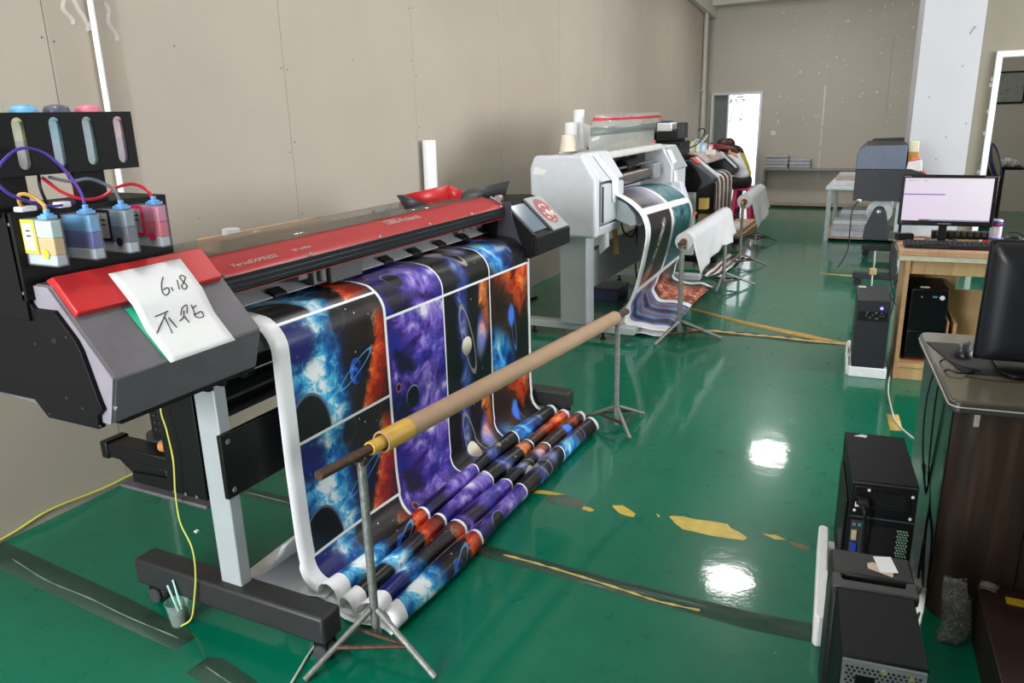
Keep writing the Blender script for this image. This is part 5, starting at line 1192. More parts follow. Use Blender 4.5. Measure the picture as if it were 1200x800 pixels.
# keyboard
def keyboard(label, M, w=.46, d=.15, nm='keyboard'):
    t = thing(nm, label, 'keyboard', tuple(M @ Vector((0, 0, 0))))
    mb = MB(); mb.M = M; mb.prism([(0, 0), (d, 0), (d, .026), (d - .02, .028), (.01, .014), (0, .010)], 'x', 0, w); bd = mb.build('key_base', satin, t, bevel=.003)
    mb = MB(); mb.M = M
    for r in range(5):
        n = 18
        for c in range(n):
            if r == 0 and 4 <= c <= 8: continue
            x = .012 + c * (w - .024) / n; y = .016 + r * .023; z = .013 + y * .105
            mb.box(x, x + (w - .024) / n - .003, y, y + .018, z, z + .008)
    mb.build('keys', mat('key_black', (34, 34, 38), .45), t, bevel=.0015)
    return t
keyboard('black keyboard lying in front of the lit monitor', RZ(.068, 5.07, 4, ZD))
mb = MB(); mb.M = RZ(.10, 5.50, 4, ZD); mb.box(.12, .47, 0, .055, 0, .045); mb.mi = 1
for k in range(9): mb.box(.14 + k * .036, .165 + k * .036, -.001, .056, .015, .046)
tag(mb.build('extension_block', [satin, mat('block_grey', (56, 54, 52), .6)], bevel=.003), 'long dark ridged bar lying behind the lit monitor', 'power strip')
mb = MB(); mb.M = RZ(.025, 5.36, 18, ZD); mb.box(0, .10, 0, .055, 0, .04); tag(mb.build('power_adapter', satin, bevel=.006), 'black power adapter at the near corner of the wooden desk', 'adapter')
mb = MB(); mb.M = RZ(-.02, 5.45, 4, ZD); mb.box(0, .05, 0, .04, 0, .035); tag(mb.build('socket_block', mat('socket_grey', (92, 92, 88), .6), bevel=.004), 'small grey socket block on the corner of the wooden desk', 'socket')
for k, (lab, pts) in enumerate((('black cables dropping over the corner of the wooden desk', [(.06, 5.38, .80), (.0, 5.32, .80), (.03, 5.10, .79), (.03, 4.99, .74), (.05, 4.985, .60), (.02, 4.985, .52), (.06, 4.985, .46)]), ('thin black cable hanging by the side panel of the wooden desk', [(.03, 5.3, .80), (.0, 5.06, .79), (.0, 5.0, .70), (.02, 4.98, .58), (.045, 4.98, .50), (.03, 4.98, .36)]), ('black cable running from the adapter to the monitor base', [(.10, 5.42, .80), (.17, 5.45, .80), (.22, 5.38, .80), (.28, 5.42, .80)]))):
    cable('loose_cable', lab, 'cable', pts, .0035, wireb)
can = thing('drink_can', 'white and blue printed can standing by the lit monitor', 'can', (.555, 5.47, ZD))
mb = MB(); mb.lathe([(.026, 0), (.031, .004), (.033, .012), (.033, .125), (.030, .132), (.026, .134)], (.555, 5.47, ZD), n=28); mb.build('can_body', mat('can_white', (214, 210, 226), .3, .1), can)
mb = MB(); mb.lathe([(.0335, .095), (.0335, .124)], (.555, 5.47, ZD), n=28, caps=False); mb.build('blue_band', mat('can_blue', (48, 54, 140), .35), can, solid=.0005)
mb = MB(); mb.lathe([(.0335, .012), (.0335, .026)], (.555, 5.47, ZD), n=28, caps=False); mb.build('lower_band', mat('can_blue2', (70, 80, 180), .35), can, solid=.0005)
mb = MB(); mb.ball((.555, 5.438, ZD + .107), .014, 10, (1, .25, .7)); mb.build('pink_oval', mat('can_pink', (226, 60, 110), .35), can)
mb = MB(); mb.cyl((.485, 5.40, ZD + .009), (.515, 5.40, ZD + .009), .009, n=14); mb.mi = 1; mb.cyl((.472, 5.40, ZD + .009), (.485, 5.40, ZD + .009), .0085, n=14); tag(mb.build('small_bottle', [mat('red_cap', (206, 30, 40), .4), white]), 'tiny red and white tube lying before the can', 'bottle')
def mouse(label, M, s=1.0):
    t = thing('computer_mouse', label, 'mouse', tuple(M @ Vector((0, 0, 0))))
    mb = MB(); mb.M = M; R = []
    for k in range(13):
        u = k / 12; y = (u - .5) * .112 * s; w = .031 * s * (math.sin(PI * (u * .94 + .03)) ** .42); h = .036 * s * math.sin(PI * (u * .86 + .09)) ** .6
        R.append([(w * math.cos(a), y, max(.001, h * max(0, math.sin(a)) ** .75)) for a in [2 * PI * j / 20 for j in range(20)]])
    mb.rings(R); b = mb.build('mouse_body', mat('mouse_black', (18, 18, 21), .35), t, angle=80)
    mb = MB(); mb.M = M; mb.cyl((-.003 * s, .028 * s, .0265 * s), (.003 * s, .028 * s, .0265 * s), .007 * s, n=14); mb.build('scroll_wheel', rubber, t)
    mb = MB(); mb.M = M; mb.tube([(0, .008 * s, .0372 * s), (0, .05 * s, .021 * s)], .0008, 5); mb.build('button_gap', rubber, t)
    return t
mouse('black mouse at the far right of the wooden desk beside the can'.replace(' at the far right of', ' on'), RZ(.655, 5.50, 60, ZD))
cable('mouse_cable', 'black mouse lead coiled on the wooden desk beside the can', 'cable', [(.61, 5.52, ZD + .006), (.63, 5.58, ZD + .03), (.67, 5.57, ZD + .045), (.71, 5.55, ZD + .03), (.74, 5.53, ZD + .005)], .004, wireb)
mb = MB(); mb.M = RZ(.60, 5.38, 4, ZD); mb.box(0, .10, 0, .05, 0, .012); tag(mb.build('paper_packet', paper, bevel=.003), 'white packet lying before the mouse on the wooden desk', 'packet')

# ------------------------------------------------------------------ grey topped desk close by
GM = RZ(.203, 2.47, 5.6)
gd = thing('office_desk', 'dark wooden office desk with glossy grey top and metal edging', 'desk', (.203, 2.47, 0), math.radians(5.6))
def rrect(x0, x1, y0, y1, r, n=6):
    P = []
    for cx_, cy_, a in ((x1 - r, y0 + r, -PI / 2), (x1 - r, y1 - r, 0), (x0 + r, y1 - r, PI / 2), (x0 + r, y0 + r, PI)):
        for k in range(n + 1): P.append((cx_ + r * math.cos(a + PI / 2 * k / n), cy_ + r * math.sin(a + PI / 2 * k / n)))
    return P
topm = mat('desk_grey_top', (104, 97, 82), .16, var=.06, scale=4)
mb = MB(); mb.M = GM; mb.prism(rrect(.006, 1.5, .006, .77, .028), 'z', .735, .762); mb.build('desk_top', topm, gd)
mb = MB(); mb.M = GM; mb.prism(rrect(0, 1.506, 0, .776, .032), 'z', .722, .756); et = mb.build('edge_trim', mat('edge_metal', (92, 92, 98), .3, .6), gd, bevel=.005)
mb = MB(); mb.M = GM; pts = [(x, y, .742) for x, y in rrect(-.0012, 1.507, -.0012, .777, .033)]; mb.tube(pts + [pts[0]], .0022, 6); mb.build('trim_line', mat('pale_trim_line', (226, 216, 186), .3, .3), et)
walnut = bpy.data.materials.new('dark_walnut'); g = G(walnut); x, y, z = g.coord()
n = g.noise(g.vec(x * 9, y * 9, z * .7), 2.0, 6, .6, .5); g.set(color=g.ramp(n, [(.3, rgb(34, 24, 21)), (.55, rgb(54, 40, 34)), (.75, rgb(76, 60, 50))]), rough=.42)
mb = MB(); mb.M = GM
P = []
for k in range(7): a = PI + PI / 2 * k / 6; P.append((.10 + .07 * math.cos(a), .10 + .07 * math.sin(a)))
mb.prism(P + [(.62, .03), (.62, .06), (.12, .06), (.06, .12), (.03, .12)], 'z', 0, .722); mb.mi = 1
mb.box(.245, .249, .0285, .031, 0, .722); mb.box(.43, .434, .0285, .031, 0, .722)
mb.build('front_panel', [walnut, satin], gd, bevel=.001)
mb = MB(); mb.M = GM; mb.box(.026, .045, .10, .74, 0, .722); mb.build('side_panel', mat('gloss_dark_side', (22, 26, 26), .12), gd)
mb = MB(); mb.M = GM; mb.box(.072, .088, .0265, .032, .675, .725); mb.build('bracket', mat('pale_bracket', (190, 182, 170), .5), gd, bevel=.002)
mb = MB(); mb.M = GM; mb.box(1.44, 1.46, .05, .74, 0, .722); mb.box(.6, 1.44, .70, .715, .25, .722); mb.build('rear_panel', walnut, gd)
padm = mat('mouse_pad_black', (22, 22, 25), .65)
mb = MB(); vs = [(.150, 3.09), (.243, 2.765), (.262, 2.748), (.62, 2.79), (.60, 3.13)]; mb.prism(vs, 'z', .762, .766); tag(mb.build('desk_pad', padm, bevel=.001), 'black desk pad under the mouse and monitor on the grey topped desk', 'pad')
mouse('black mouse on the dark desk pad of the grey topped desk', RZ(.268, 2.965, -14, .766), 1.12)
# monitor seen from behind
MM = RZ(.542, 2.86, 185, .766)
t = thing('computer_monitor', 'monitor turned with its ridged black back towards the room on the grey topped desk', 'monitor', tuple(MM @ Vector((0, 0, 0))))
MT = MM @ Matrix.Translation((0, 0, .028)) @ Matrix.Rotation(math.radians(-3.0), 4, 'X'); w, h = .535, .395
mb = MB(); mb.M = MT; mb.box(-w / 2, w / 2, -.012, .012, 0, h); mb.build('bezel', satin, t, bevel=.006)
shellm = mat('ridged_shell', (36, 38, 44), .35)
mb = MB(); mb.M = MT; R = []
for k in range(9):
    u = k / 8; s = 1 - u * u * .40; d = .010 + .05 * math.sin(u * PI / 2)
    R.append([(x * s, d, h * .5 + (z - h * .5) * (1 - u * u * .55) - .02 * u) for x, z in rrect(-w / 2 + .004, w / 2 - .004, .004, h - .004, .02, 4)])
mb.rings(R); mb.build('back_shell', shellm, t, angle=60)
mb = MB(); mb.M = MT
for k in range(26): a = .15 + 1.9 * k / 25; mb.box(-.165 + .33 * k / 25, -.158 + .33 * k / 25, .052, .0615, h * .62 + .018 * math.sin(a), h * .66 + .018 * math.sin(a))
mb.build('vent_slots', rubber, t)
mb = MB(); mb.M = MT; mb.tube(spline([(w / 2 - .02, .014, h * .70), (w / 2 - .035, .022, h * .62), (w / 2 - .07, .036, h * .55), (w / 2 - .12, .052, h * .50), (w / 2 - .19, .060, h * .475), (0, .061, h * .47), (-w / 2 + .1, .05, h * .52)], 5), .009, 8); mb.build('shell_ridge', shellm, t)
mb = MB(); mb.M = MM; mb.prism([(.02, 0), (.055, 0), (.05, .12), (.03, .12)], 'x', -.06, .06); mb.build('neck', satin, t, bevel=.004)
mb = MB(); mb.M = MM; mb.prism(rrect(-.20, .20, -.10, .12, .05), 'z', 0, .014); mb.build('base', satin, t, bevel=.004)
for lab, pts in (('black lead arching from the desk pad to the floor by the towers', [(.30, 2.78, .768), (.24, 2.80, .772), (.19, 2.85, .77), (.165, 2.87, .66), (.165, 2.86, .50), (.185, 2.83, .34), (.215, 2.80, .2), (.215, 2.75, .06)]), ('black lead crossing the desk edge near the pad corner', [(.28, 2.76, .768), (.235, 2.72, .77), (.20, 2.75, .768), (.185, 2.78, .70), (.19, 2.80, .45), (.205, 2.78, .2), (.20, 2.7, .02)])):
    cable('loose_cable', lab, 'cable', pts, .003, wireb)
cable('loose_cable', 'thin brown lead lying across the grey desk top', 'cable', [(.25, 2.72, .765), (.33, 2.70, .765), (.45, 2.72, .765), (.7, 2.74, .765)], .0022, mat('brown_lead', (66, 52, 44), .5))
# platform board and odds by the desk foot
mb = MB(); mb.M = RZ(.372, 1.95, 3.0); mb.box(0, .9, 0, .54, 0, .165); tag(mb.build('cabinet_box', mat('dark_mahogany', (44, 24, 20), .45, var=.15), bevel=.003), 'low dark reddish brown box standing against the office desk front', 'box')
mb = MB(); mb.M = RZ(.415, 2.44, 0, .1665); mb.box(0, .35, -.03, .008, 0, .002); tag(mb.build('tape_strip', mat('mustard_tape', (178, 150, 30), .5)), 'mustard yellow tape strip stuck along the office desk foot', 'tape')
mb = MB(); mb.M = RZ(.362, 2.30, 3); mb.box(0, .004, 0, .02, .03, .15); tag(mb.build('paper_slip', mat('cream_slip', (214, 204, 178), .6)), 'narrow cream slip standing by the low brown box', 'paper')
mb = MB(); mb.M = RZ(.44, 2.13, 20, .1665); mb.box(0, .05, 0, .02, 0, .001); tag(mb.build('paper_slip', paper), 'small white slip lying on top of the low brown box', 'paper')
bag = glass('bubble_film', (120, 122, 120), .25, .55)
mb = MB(); rr = random.Random(9); R = []
for k in range(12):
    u = k / 11; z = .003 + .20 * u; wv = .066 * (1 - .25 * abs(u - .45)) ; c_ = (.283 + .012 * math.sin(u * 5) + .01 * u, 2.40 + .03 * u)
    R.append([(c_[0] + wv * (.62 if u < .75 else .55) * math.cos(a) * (1 + .12 * math.sin(a * 5 + k)), c_[1] + wv * .45 * math.sin(a) * (1 + .12 * math.cos(a * 4 + k * 2)) * (1 if u < .8 else .35), z + .008 * math.sin(a * 3)) for a in [2 * PI * j / 18 for j in range(18)]])
mb.rings(R); bagm = bpy.data.materials.new('bubble_wrap'); g = G(bagm); x, y, z = g.coord(); vv = g.voro(g.vec(x, y, z), 110)
g.set(color=g.ramp(vv, [(.1, rgb(176, 178, 176)), (.5, rgb(120, 122, 120))]), rough=.25, alpha=.55); g.bump(vv, .6, .004)
tag(mb.build('bubble_wrap_bag', bagm, angle=180), 'crumpled grey bubble wrap bag standing by the office desk corner', 'bag')
mb = MB(); mb.grid([[(.345, 2.46, .168), (.35, 2.465, .195)], [(.365, 2.455, .175), (.37, 2.46, .20)], [(.39, 2.455, .168), (.40, 2.465, .19)]]); tag(mb.build('film_scrap', glass('dim_film', (150, 150, 146), .2, .35), solid=.001), 'clear crinkled film scrap between the bubble wrap bag and the mustard tape', 'film')

# ------------------------------------------------------------------ two towers on the floor with their rears turned to the camera
AM = RZ(-.040, 2.505, 6.3); w_, d_, z0, z1 = .20, .425, .035, .435
mb = MB(); mb.M = RZ(-.098, 2.215, 4); P = [(0, 0), (.012, -.012), (.035, .0), (.035, .18), (.05, .22), (.035, .26), (.035, .56), (.012, .575), (0, .56)]
mb.prism(P, 'z', 0, .11); mb.box(.035, .235, .27, .60, 0, .034)
tag(mb.build('foam_tray', foam, bevel=.006), 'white foam packing edge under the first black tower by the office desk', 'foam')
pa = thing('computer_tower', 'black computer tower with plugged rear panel standing on foam by the office desk', 'computer', tuple(AM @ Vector((0, 0, z0))))
shellA = mat('tower_black_shell', (17, 18, 23), .55, bump=.04, spec=.2); rearA = mat('tower_rear', (24, 24, 30), .4, .2)
part('case', shellA, AM, pa, [(0, w_, .014, d_, z0, z1)], .003)
rp = part('rear_panel', rearA, AM, pa, [(.003, w_ - .003, 0, .016, z0, z1 - .003)], .001)
part('side_cover', satin, AM, pa, [(-.010, 0, .02, d_ * .8, z0 + .02, z1 - .08)], .004)
ps = part('power_supply', mat('psu_black', (18, 18, 24), .4, .2), AM, rp, [(.012, w_ - .02, -.004, 0, z1 - .115, z1 - .012)], .002)
part('supply_rim', mat('rim_grey', (96, 98, 104), .4, .4), AM, rp, [(.006, w_ - .006, -.005, 0, z1 - .122, z1 - .1185)], 0)
mb = MB(); mb.M = AM
for a, b in ((.055, z1 - .022), (w_ - .018, z1 - .028), (.018, z1 - .098), (w_ - .018, z1 - .105)): mb.ball((a, -.0055, b), .0055, 8)
mb.build('screws', white, rp)
mb = MB(); mb.M = AM
for i in range(5):
    for j in range(9): mb.cyl((.06 + j * .012 + (i % 2) * .006, -.0055, z1 - .035 - i * .011), (.06 + j * .012 + (i % 2) * .006, -.0035, z1 - .035 - i * .011), .0042, n=6)
mb.build('supply_vent', rubber, ps)
part('rating_label', paper, AM, ps, [(.018, .058, -.0052, -.0038, z1 - .085, z1 - .068)], 0)
part('power_socket', satin, AM, ps, [(.02, .06, -.012, -.003, z1 - .075, z1 - .045)], .002)
io = part('port_panel', mat('port_grey', (66, 68, 74), .45, .3), AM, rp, [(.012, .05, -.003, 0, z0 + .10, z1 - .135)], .001)
for nm, c, b in (('mouse_port', (40, 170, 150), [(.033, .043, -.006, -.002, z1 - .155, z1 - .145)]), ('keyboard_port', (140, 110, 180), [(.017, .027, -.006, -.002, z1 - .155, z1 - .145)]), ('video_port', (40, 70, 170), [(.016, .034, -.012, -.002, z1 - .25, z1 - .215)]), ('usb_port', (196, 180, 150), [(.016, .032, -.010, -.002, z1 - .205, z1 - .17)])):
    part(nm, mat(nm, c, .4), AM, io, b, .001)
part('fan_opening', mat('dark_hole', (4, 4, 5), .8), AM, rp, [(.058, .15, -.002, 0, z1 - .25, z1 - .15)], 0)
mb = MB(); mb.M = AM
for i in range(10):
    for j in range(4): mb.cyl((.152 + j * .0085 + (i % 2) * .004, -.003, z1 - .155 - i * .010), (.152 + j * .0085 + (i % 2) * .004, -.001, z1 - .155 - i * .010), .0034, n=6)
mb.build('hex_vent', mat('vent_pale', (150, 190, 176), .5), rp)
part('top_sticker', paper, AM, pa, [], 0, [([(.03, .39), (.055, .41), (.075, .405), (.07, .385)], 'z', z1, z1 + .0012)])
pl = thing('power_plug', 'black power plug and lead in the rear of the tower on foam', 'plug', tuple(AM @ Vector((.04, -.02, z1 - .06))))
mb = MB(); mb.M = AM; mb.prism([(.026, z1 - .047), (.054, z1 - .047), (.058, z1 - .06), (.05, z1 - .075), (.03, z1 - .075), (.022, z1 - .06)], 'y', -.045, -.0125); mb.build('plug_body', rubber, pl, bevel=.003)
mb = MB(); mb.M = AM; mb.tube(spline([(.04, -.04, z1 - .06), (.043, -.06, z1 - .08), (.05, -.045, z1 - .14), (.053, -.03, z1 - .24), (.055, -.03, .05)], 6), .0045, 8); mb.build('lead', wireb, pl)
BM = RZ(-.008, 1.618, 6.0); w_, d_, z0, z1 = .178, .47, .0, .42
pb = thing('computer_tower', 'black computer tower with carrying handle and silver perforated rear close to the camera', 'computer', tuple(BM @ Vector((0, 0, 0))))
shellB = mat('tower_slate_shell', (16, 18, 24), .55, bump=.03, spec=.2)
part('case', shellB, BM, pb, [(0, w_, .008, .30, z0 + .012, z1)], .004)
hd = part('front_section', mat('front_black', (30, 30, 33), .45), BM, pb, [(-.012, w_ + .012, .30, d_, z0 + .012, z1 - .022)], .012)
mb = MB(); mb.M = BM
P = [(-.012, .28), (w_ + .012, .28), (w_ + .012, .345), (w_ - .012, .345), (w_ - .016, .315), (.016, .315), (.012, .345), (-.012, .345)]
mb.prism(P, 'z', z1 - .024, z1 + .004); mb.build('carry_handle', mat('handle_grey', (58, 58, 62), .45), pb, bevel=.005)
part('top_cap', mat('front_black', (30, 30, 33)), BM, pb, [(-.010, w_ + .010, .35, d_, z1 - .03, z1 + .001)], .008)
rp = part('rear_panel', mat('silver_rear', (150, 154, 158), .35, .5), BM, pb, [(.004, w_ - .004, 0, .008, z0 + .012, z1 - .006)], 0)
mb = MB(); mb.M = BM
for i in range(12):
    for j in range(15):
        x = .014 + j * .0105 + (i % 2) * .005
        if .03 < x < .075 and 1 < i < 7: continue
        if x < w_ - .012: mb.cyl((x, -.001, z1 - .022 - i * .009), (x, .001, z1 - .022 - i * .009), .0036, n=6)
mb.build('perforation', rubber, rp)
part('power_socket', satin, BM, rp, [(.032, .073, -.002, .001, z1 - .085, z1 - .04)], .001)
part('rear_screws', mat('brass_screw', (190, 180, 120), .4, .5), BM, rp, [], 0, (), [((.09, -.003, z1 - .02), (.09, .001, z1 - .02), .006), ((.145, -.003, z1 - .024), (.145, .001, z1 - .024), .006)])
part('feet', rubber, BM, pb, [(.01, .04, .03, .06, 0, .012), (w_ - .04, w_ - .01, .03, .06, 0, .012), (.01, .04, .40, .43, 0, .012), (w_ - .04, w_ - .01, .40, .43, 0, .012)], 0)
mb = MB(); mb.prism([(.040, 2.075), (.060, 2.000), (.103, 2.016), (.083, 2.090)], 'z', .4235, .4245); tag(mb.build('paper_card', paper), 'white card lying over the beige card on the tower with handle', 'card')
mb = MB(); mb.cyl((.055, 2.062, .4245), (.055, 2.062, .4249), .004, n=10); 
mb.bm.free()
mb = MB(); mb.prism([(.028, 2.036), (.030, 2.012), (.090, 1.992), (.092, 2.018), (.04, 2.048)], 'z', .4218, .4228); tag(mb.build('paper_card', mat('beige_card', (206, 190, 164), .6)), 'beige card partly covered by the white card on the tower with handle', 'card')
for lab, pts in (('thin black leads hanging behind the tower on foam beside the desk', [(.20, 2.80, .42), (.205, 2.72, .30), (.20, 2.66, .20), (.21, 2.6, .05)]), ('pale grey strap caught between the tower on foam and the office desk', [(.18, 2.93, .35), (.195, 2.86, .30), (.205, 2.80, .22), (.20, 2.7, .02)])):
    cable('loose_cable', lab, 'cable', pts, .004, wireb if 'black' in lab else mat('grey_strap', (84, 86, 88), .5))

# ------------------------------------------------------------------ laminating machine, paper table, far bench
lm = thing('laminating_machine', 'dark blue grey laminating machine with film roll standing behind the wooden desk', 'machine', (-.15, 8.4, 0))
navy = mat('navy_panel', (17, 21, 30), .45); slate = mat('slate_blue', (92, 102, 122), .42)
mb = MB(); mb.prism([(-.352, .80), (.06, .80), (.20, .95), (.20, 1.03), (.08, 1.07), (-.352, 1.07)], 'y', 7.5, 7.56); mb.build('end_plate', navy, lm, bevel=.004)
mb = MB(); mb.prism([(-.352, 1.07), (.035, 1.07), (.035, 1.27), (-.29, 1.262), (-.335, 1.235), (-.352, 1.19)], 'y', 7.5, 7.56); mb.build('end_cover', slate, lm, bevel=.004)
mb = MB(); mb.box(-.34, .03, 7.56, 9.3, .90, 1.24); mb.box(.03, .18, 7.56, 9.3, .93, 1.05); mb.build('body', navy, lm)
mb = MB(); mb.prism([(-.352, .80), (.05, .80), (.05, 1.07), (.03, 1.27), (-.29, 1.262), (-.352, 1.19)], 'y', 9.3, 9.36); mb.build('end_plate', navy, lm)
mb = MB(); mb.pipe((-.13, 7.56, .70), (-.13, 9.2, .70), .105, .05, 30); mb.build('film_roll', mat('film_grey', (176, 178, 180), .35), lm)
mb = MB(); P = [(-.245, .46), (-.235, .57), (-.185, .70), (-.16, .735), (-.13, .745), (-.10, .735), (-.075, .70), (-.045, .57), (-.035, .46)]; mb.prism(P, 'y', 7.535, 7.555); fl_ = mb.build('roll_bracket', navy, lm, bevel=.003)
mb = MB(); mb.lathe([(.02, 0), (.02, .012), (.012, .016)], (-.135, 7.535, .70), (0, -1, 0), 16); mb.build('bolt', alu, fl_)
mb = MB(); mb.box(-.235, -.035, 7.54, 7.60, .45, .58); mb.box(-.235, -.20, 7.54, 7.60, .09, .36) if False else None; mb.build('lower_plate', navy, lm, bevel=.003)
mb = MB(); mb.box(.0, .035, 7.55, 7.6, .45, .79); mb.build('pale_column', mat('column_grey', (168, 176, 182), .45), lm)
for yy in (7.66, 9.28):
    mb = MB(); mb.box(.0, .06, yy + .01, yy + .07, .12, .82); mb.build('stand_column', navy, lm)
    mb = MB(); mb.box(-.30, .12, yy, yy + .08, .07, .125); fb = mb.build('foot_bar', mat('foot_dark', (28, 30, 36), .5), lm, bevel=.006)
    for xx in (-.255, .08):
        mb = MB(); mb.cyl((xx, yy + .02, .036), (xx, yy + .06, .036), .036, n=18); mb.build('wheel', rubber, fb)
mb = MB(); mb.box(-.315, -.28, 7.494, 7.502, .79, .812); mb.build('white_switch', white, lm); mb = MB()
for a, b in ((-.22, 1.075), (-.03, 1.262), (-.34, .83), (-.28, 1.25)): mb.ball((a, 7.498, b), .005, 7)
mb.build('bolts', alu, lm)
cable('loose_cable', 'black lead hanging beside the film roll of the laminating machine', 'cable', [(-.30, 7.49, .80), (-.345, 7.49, .72), (-.35, 7.48, .55), (-.35, 7.49, .38), (-.38, 7.47, .28), (-.42, 7.45, .20)], .006, wireb)
cable('loose_cable', 'pale twisted cord hanging under the laminating machine to the floor', 'cable', [(-.13, 7.5, .36), (-.125, 7.49, .25), (-.13, 7.48, .14), (-.12, 7.3, .01), (-.10, 6.6, .006), (-.06, 5.9, .006), (.0, 5.7, .006)], .007, mat('pale_cord', (176, 190, 176), .5))
mb = MB(); mb.box(-.16, -.10, 7.46, 7.50, .15, .21); tag(mb.build('cord_plug', mat('tan_plug', (190, 160, 110), .5), bevel=.008), 'small tan plug hanging on the pale cord beneath the laminating machine', 'plug')
mb = MB(); mb.box(.045, .13, 7.75, 7.9, 1.05, 1.20); mb.mi = 1; mb.box(.05, .125, 7.76, 7.89, 1.20, 1.29); tag(mb.build('ochre_box', [mat('ochre', (190, 140, 50), .55), mat('cream_bag', (222, 214, 186), .6)], bevel=.006), 'ochre box with cream bag on the laminating machine before the pillar', 'box')
mb = MB(); mb.prism([(.04, 1.05), (.17, 1.05), (.155, 1.145), (.05, 1.13)], 'y', 7.56, 7.66); mb.mi = 1; mb.prism([(.055, 1.132), (.15, 1.147), (.14, 1.165), (.07, 1.158)], 'y', 7.57, 7.65); tag(mb.build('film_packet', [mat('white_pack', (226, 220, 220), .5), mat('coral_pack', (222, 110, 104), .5)], bevel=.006), 'white and coral packet on the laminating machine below the ochre box', 'packet')
mb = MB(); mb.prism([(.155, 1.055), (.19, 1.045), (.26, .97), (.235, .96)], 'y', 7.55, 7.62); tag(mb.build('red_edged_sheet', mat('coral_sheet', (206, 96, 90), .5), bevel=.003), 'coral edged board leaning down from the laminating machine', 'board')
# white table with paper
wt = thing('work_table', 'white metal table holding bundled prints beyond the laminating machine', 'table', (-.5, 10.9, 0))
mb = MB(); mb.box(-.80, .30, 10.26, 11.5, .625, .66); mb.build('table_top', mat('table_white', (214, 224, 226), .35), wt, bevel=.005)
for x in (-.775, .26):
    for y in (10.28, 11.45): mb = MB(); mb.box(x, x + .05, y, y + .05, 0, .625); mb.build('leg', mat('table_leg', (176, 186, 190), .4), wt)
mb = MB(); mb.box(-.77, .29, 10.30, 11.45, .03, .055); mb.build('lower_shelf', mat('shelf_brown', (166, 150, 136), .6), wt)
rr = random.Random(11)
ppm = [mat('bundle_%d' % k, c, .7) for k, c in enumerate(((206, 206, 212), (188, 188, 196), (222, 222, 228), (176, 176, 186)))]
def bundle(x, y, z, w, d, h, m, lab, g_, rz=0, nm='paper_bundle'):
    t = MB(); t.M = RZ(x, y, rz); n = 3
    for k in range(n): e = rr.uniform(-.008, .008); t.box(e, w + e, e, d + e, z + h * k / n + .0005, z + h * (k + 1) / n)
    return tag(t.build(nm, m, bevel=.002), lab, 'paper bundle', g_)
lower = 'paper bundles on the lower shelf'
k = 0
for (x, y, w, d, hs) in ((-.70, 10.32, .42, .30, (.07, .07, .06)), (-.66, 10.68, .40, .32, (.08, .08, .07, .06)), (-.62, 11.05, .40, .32, (.08, .09, .09))):
    z = .056
    for j, h in enumerate(hs):
        pos = ('lowest', 'second', 'third', 'fourth')[j]; row = {10.32: 'nearest', 10.68: 'middle', 11.05: 'rear'}[y]
        bundle(x + .012 * j, y, z, w, d, h - .004, ppm[k % 4], '%s grey paper bundle from the floor in the %s pile under the white table' % (pos, row), lower, rr.uniform(-3, 3)); z += h; k += 1
for j, (h, m_) in enumerate(((.055, ppm[2]), (.03, mat('bundle_tan', (198, 176, 156), .6)), (.03, ppm[1]))):
    bundle(-.74 + .03 * j, 10.5 + .05 * j, .661 + (0, .056, .087)[j], .46 - .06 * j, .5, h, m_, ('lowest thick bundle of prints on the white table', 'tan bundle lying second on the white table', 'topmost thin bundle of prints on the white table')[j], 'print bundles on the white table', 2 * j)
# far bench with magazines
fb_ = thing('side_bench', 'low grey bench standing against the rear wall under the switch', 'bench', (-1.4, 13.8, 0))
bm_ = mat('bench_grey', (140, 134, 126), .5); 
mb = MB(); mb.box(-2.06, -.2, 13.68, 13.93, .605, .63); mb.build('bench_top', mat('bench_top', (152, 148, 142), .4), fb_, bevel=.003)
mb = MB(); mb.box(-2.06, -.2, 13.68, 13.93, .03, .055); mb.build('lower_board', mat('bench_board', (176, 164, 152), .5), fb_, bevel=.003)
for x in (-2.06, -.24):
    for y in (13.68, 13.90): mb = MB(); mb.box(x, x + .03, y, y + .03, 0, .605); mb.build('leg', bm_, fb_)
mags = [mat('mag_%d' % k, c, .55) for k, c in enumerate(((170, 168, 178), (196, 194, 200), (150, 150, 162), (206, 206, 212)))]
def mag_stack(x0, w, n, name, g_):
    for k in range(n):
        mb = MB(); e = rr.uniform(-.008, .008); h = .026; mb.box(x0 + e, x0 + w + e, 13.70 + e, 13.90 + e, .631 + k * .027, .631 + k * .027 + h)
        tag(mb.build('magazine_pile', mags[(k * 3 + n) % 4], bevel=.002), '%s block of magazines from the bench top in the %s stack' % (('lowest', 'second', 'third', 'fourth', 'fifth', 'sixth', 'seventh', 'topmost')[k if k < n - 1 else 7], name), 'magazines', g_)
mag_stack(-2.02, .335, 8, 'taller', 'magazine blocks in the taller stack'); mag_stack(-1.655, .32, 6, 'shorter', 'magazine blocks in the shorter stack')

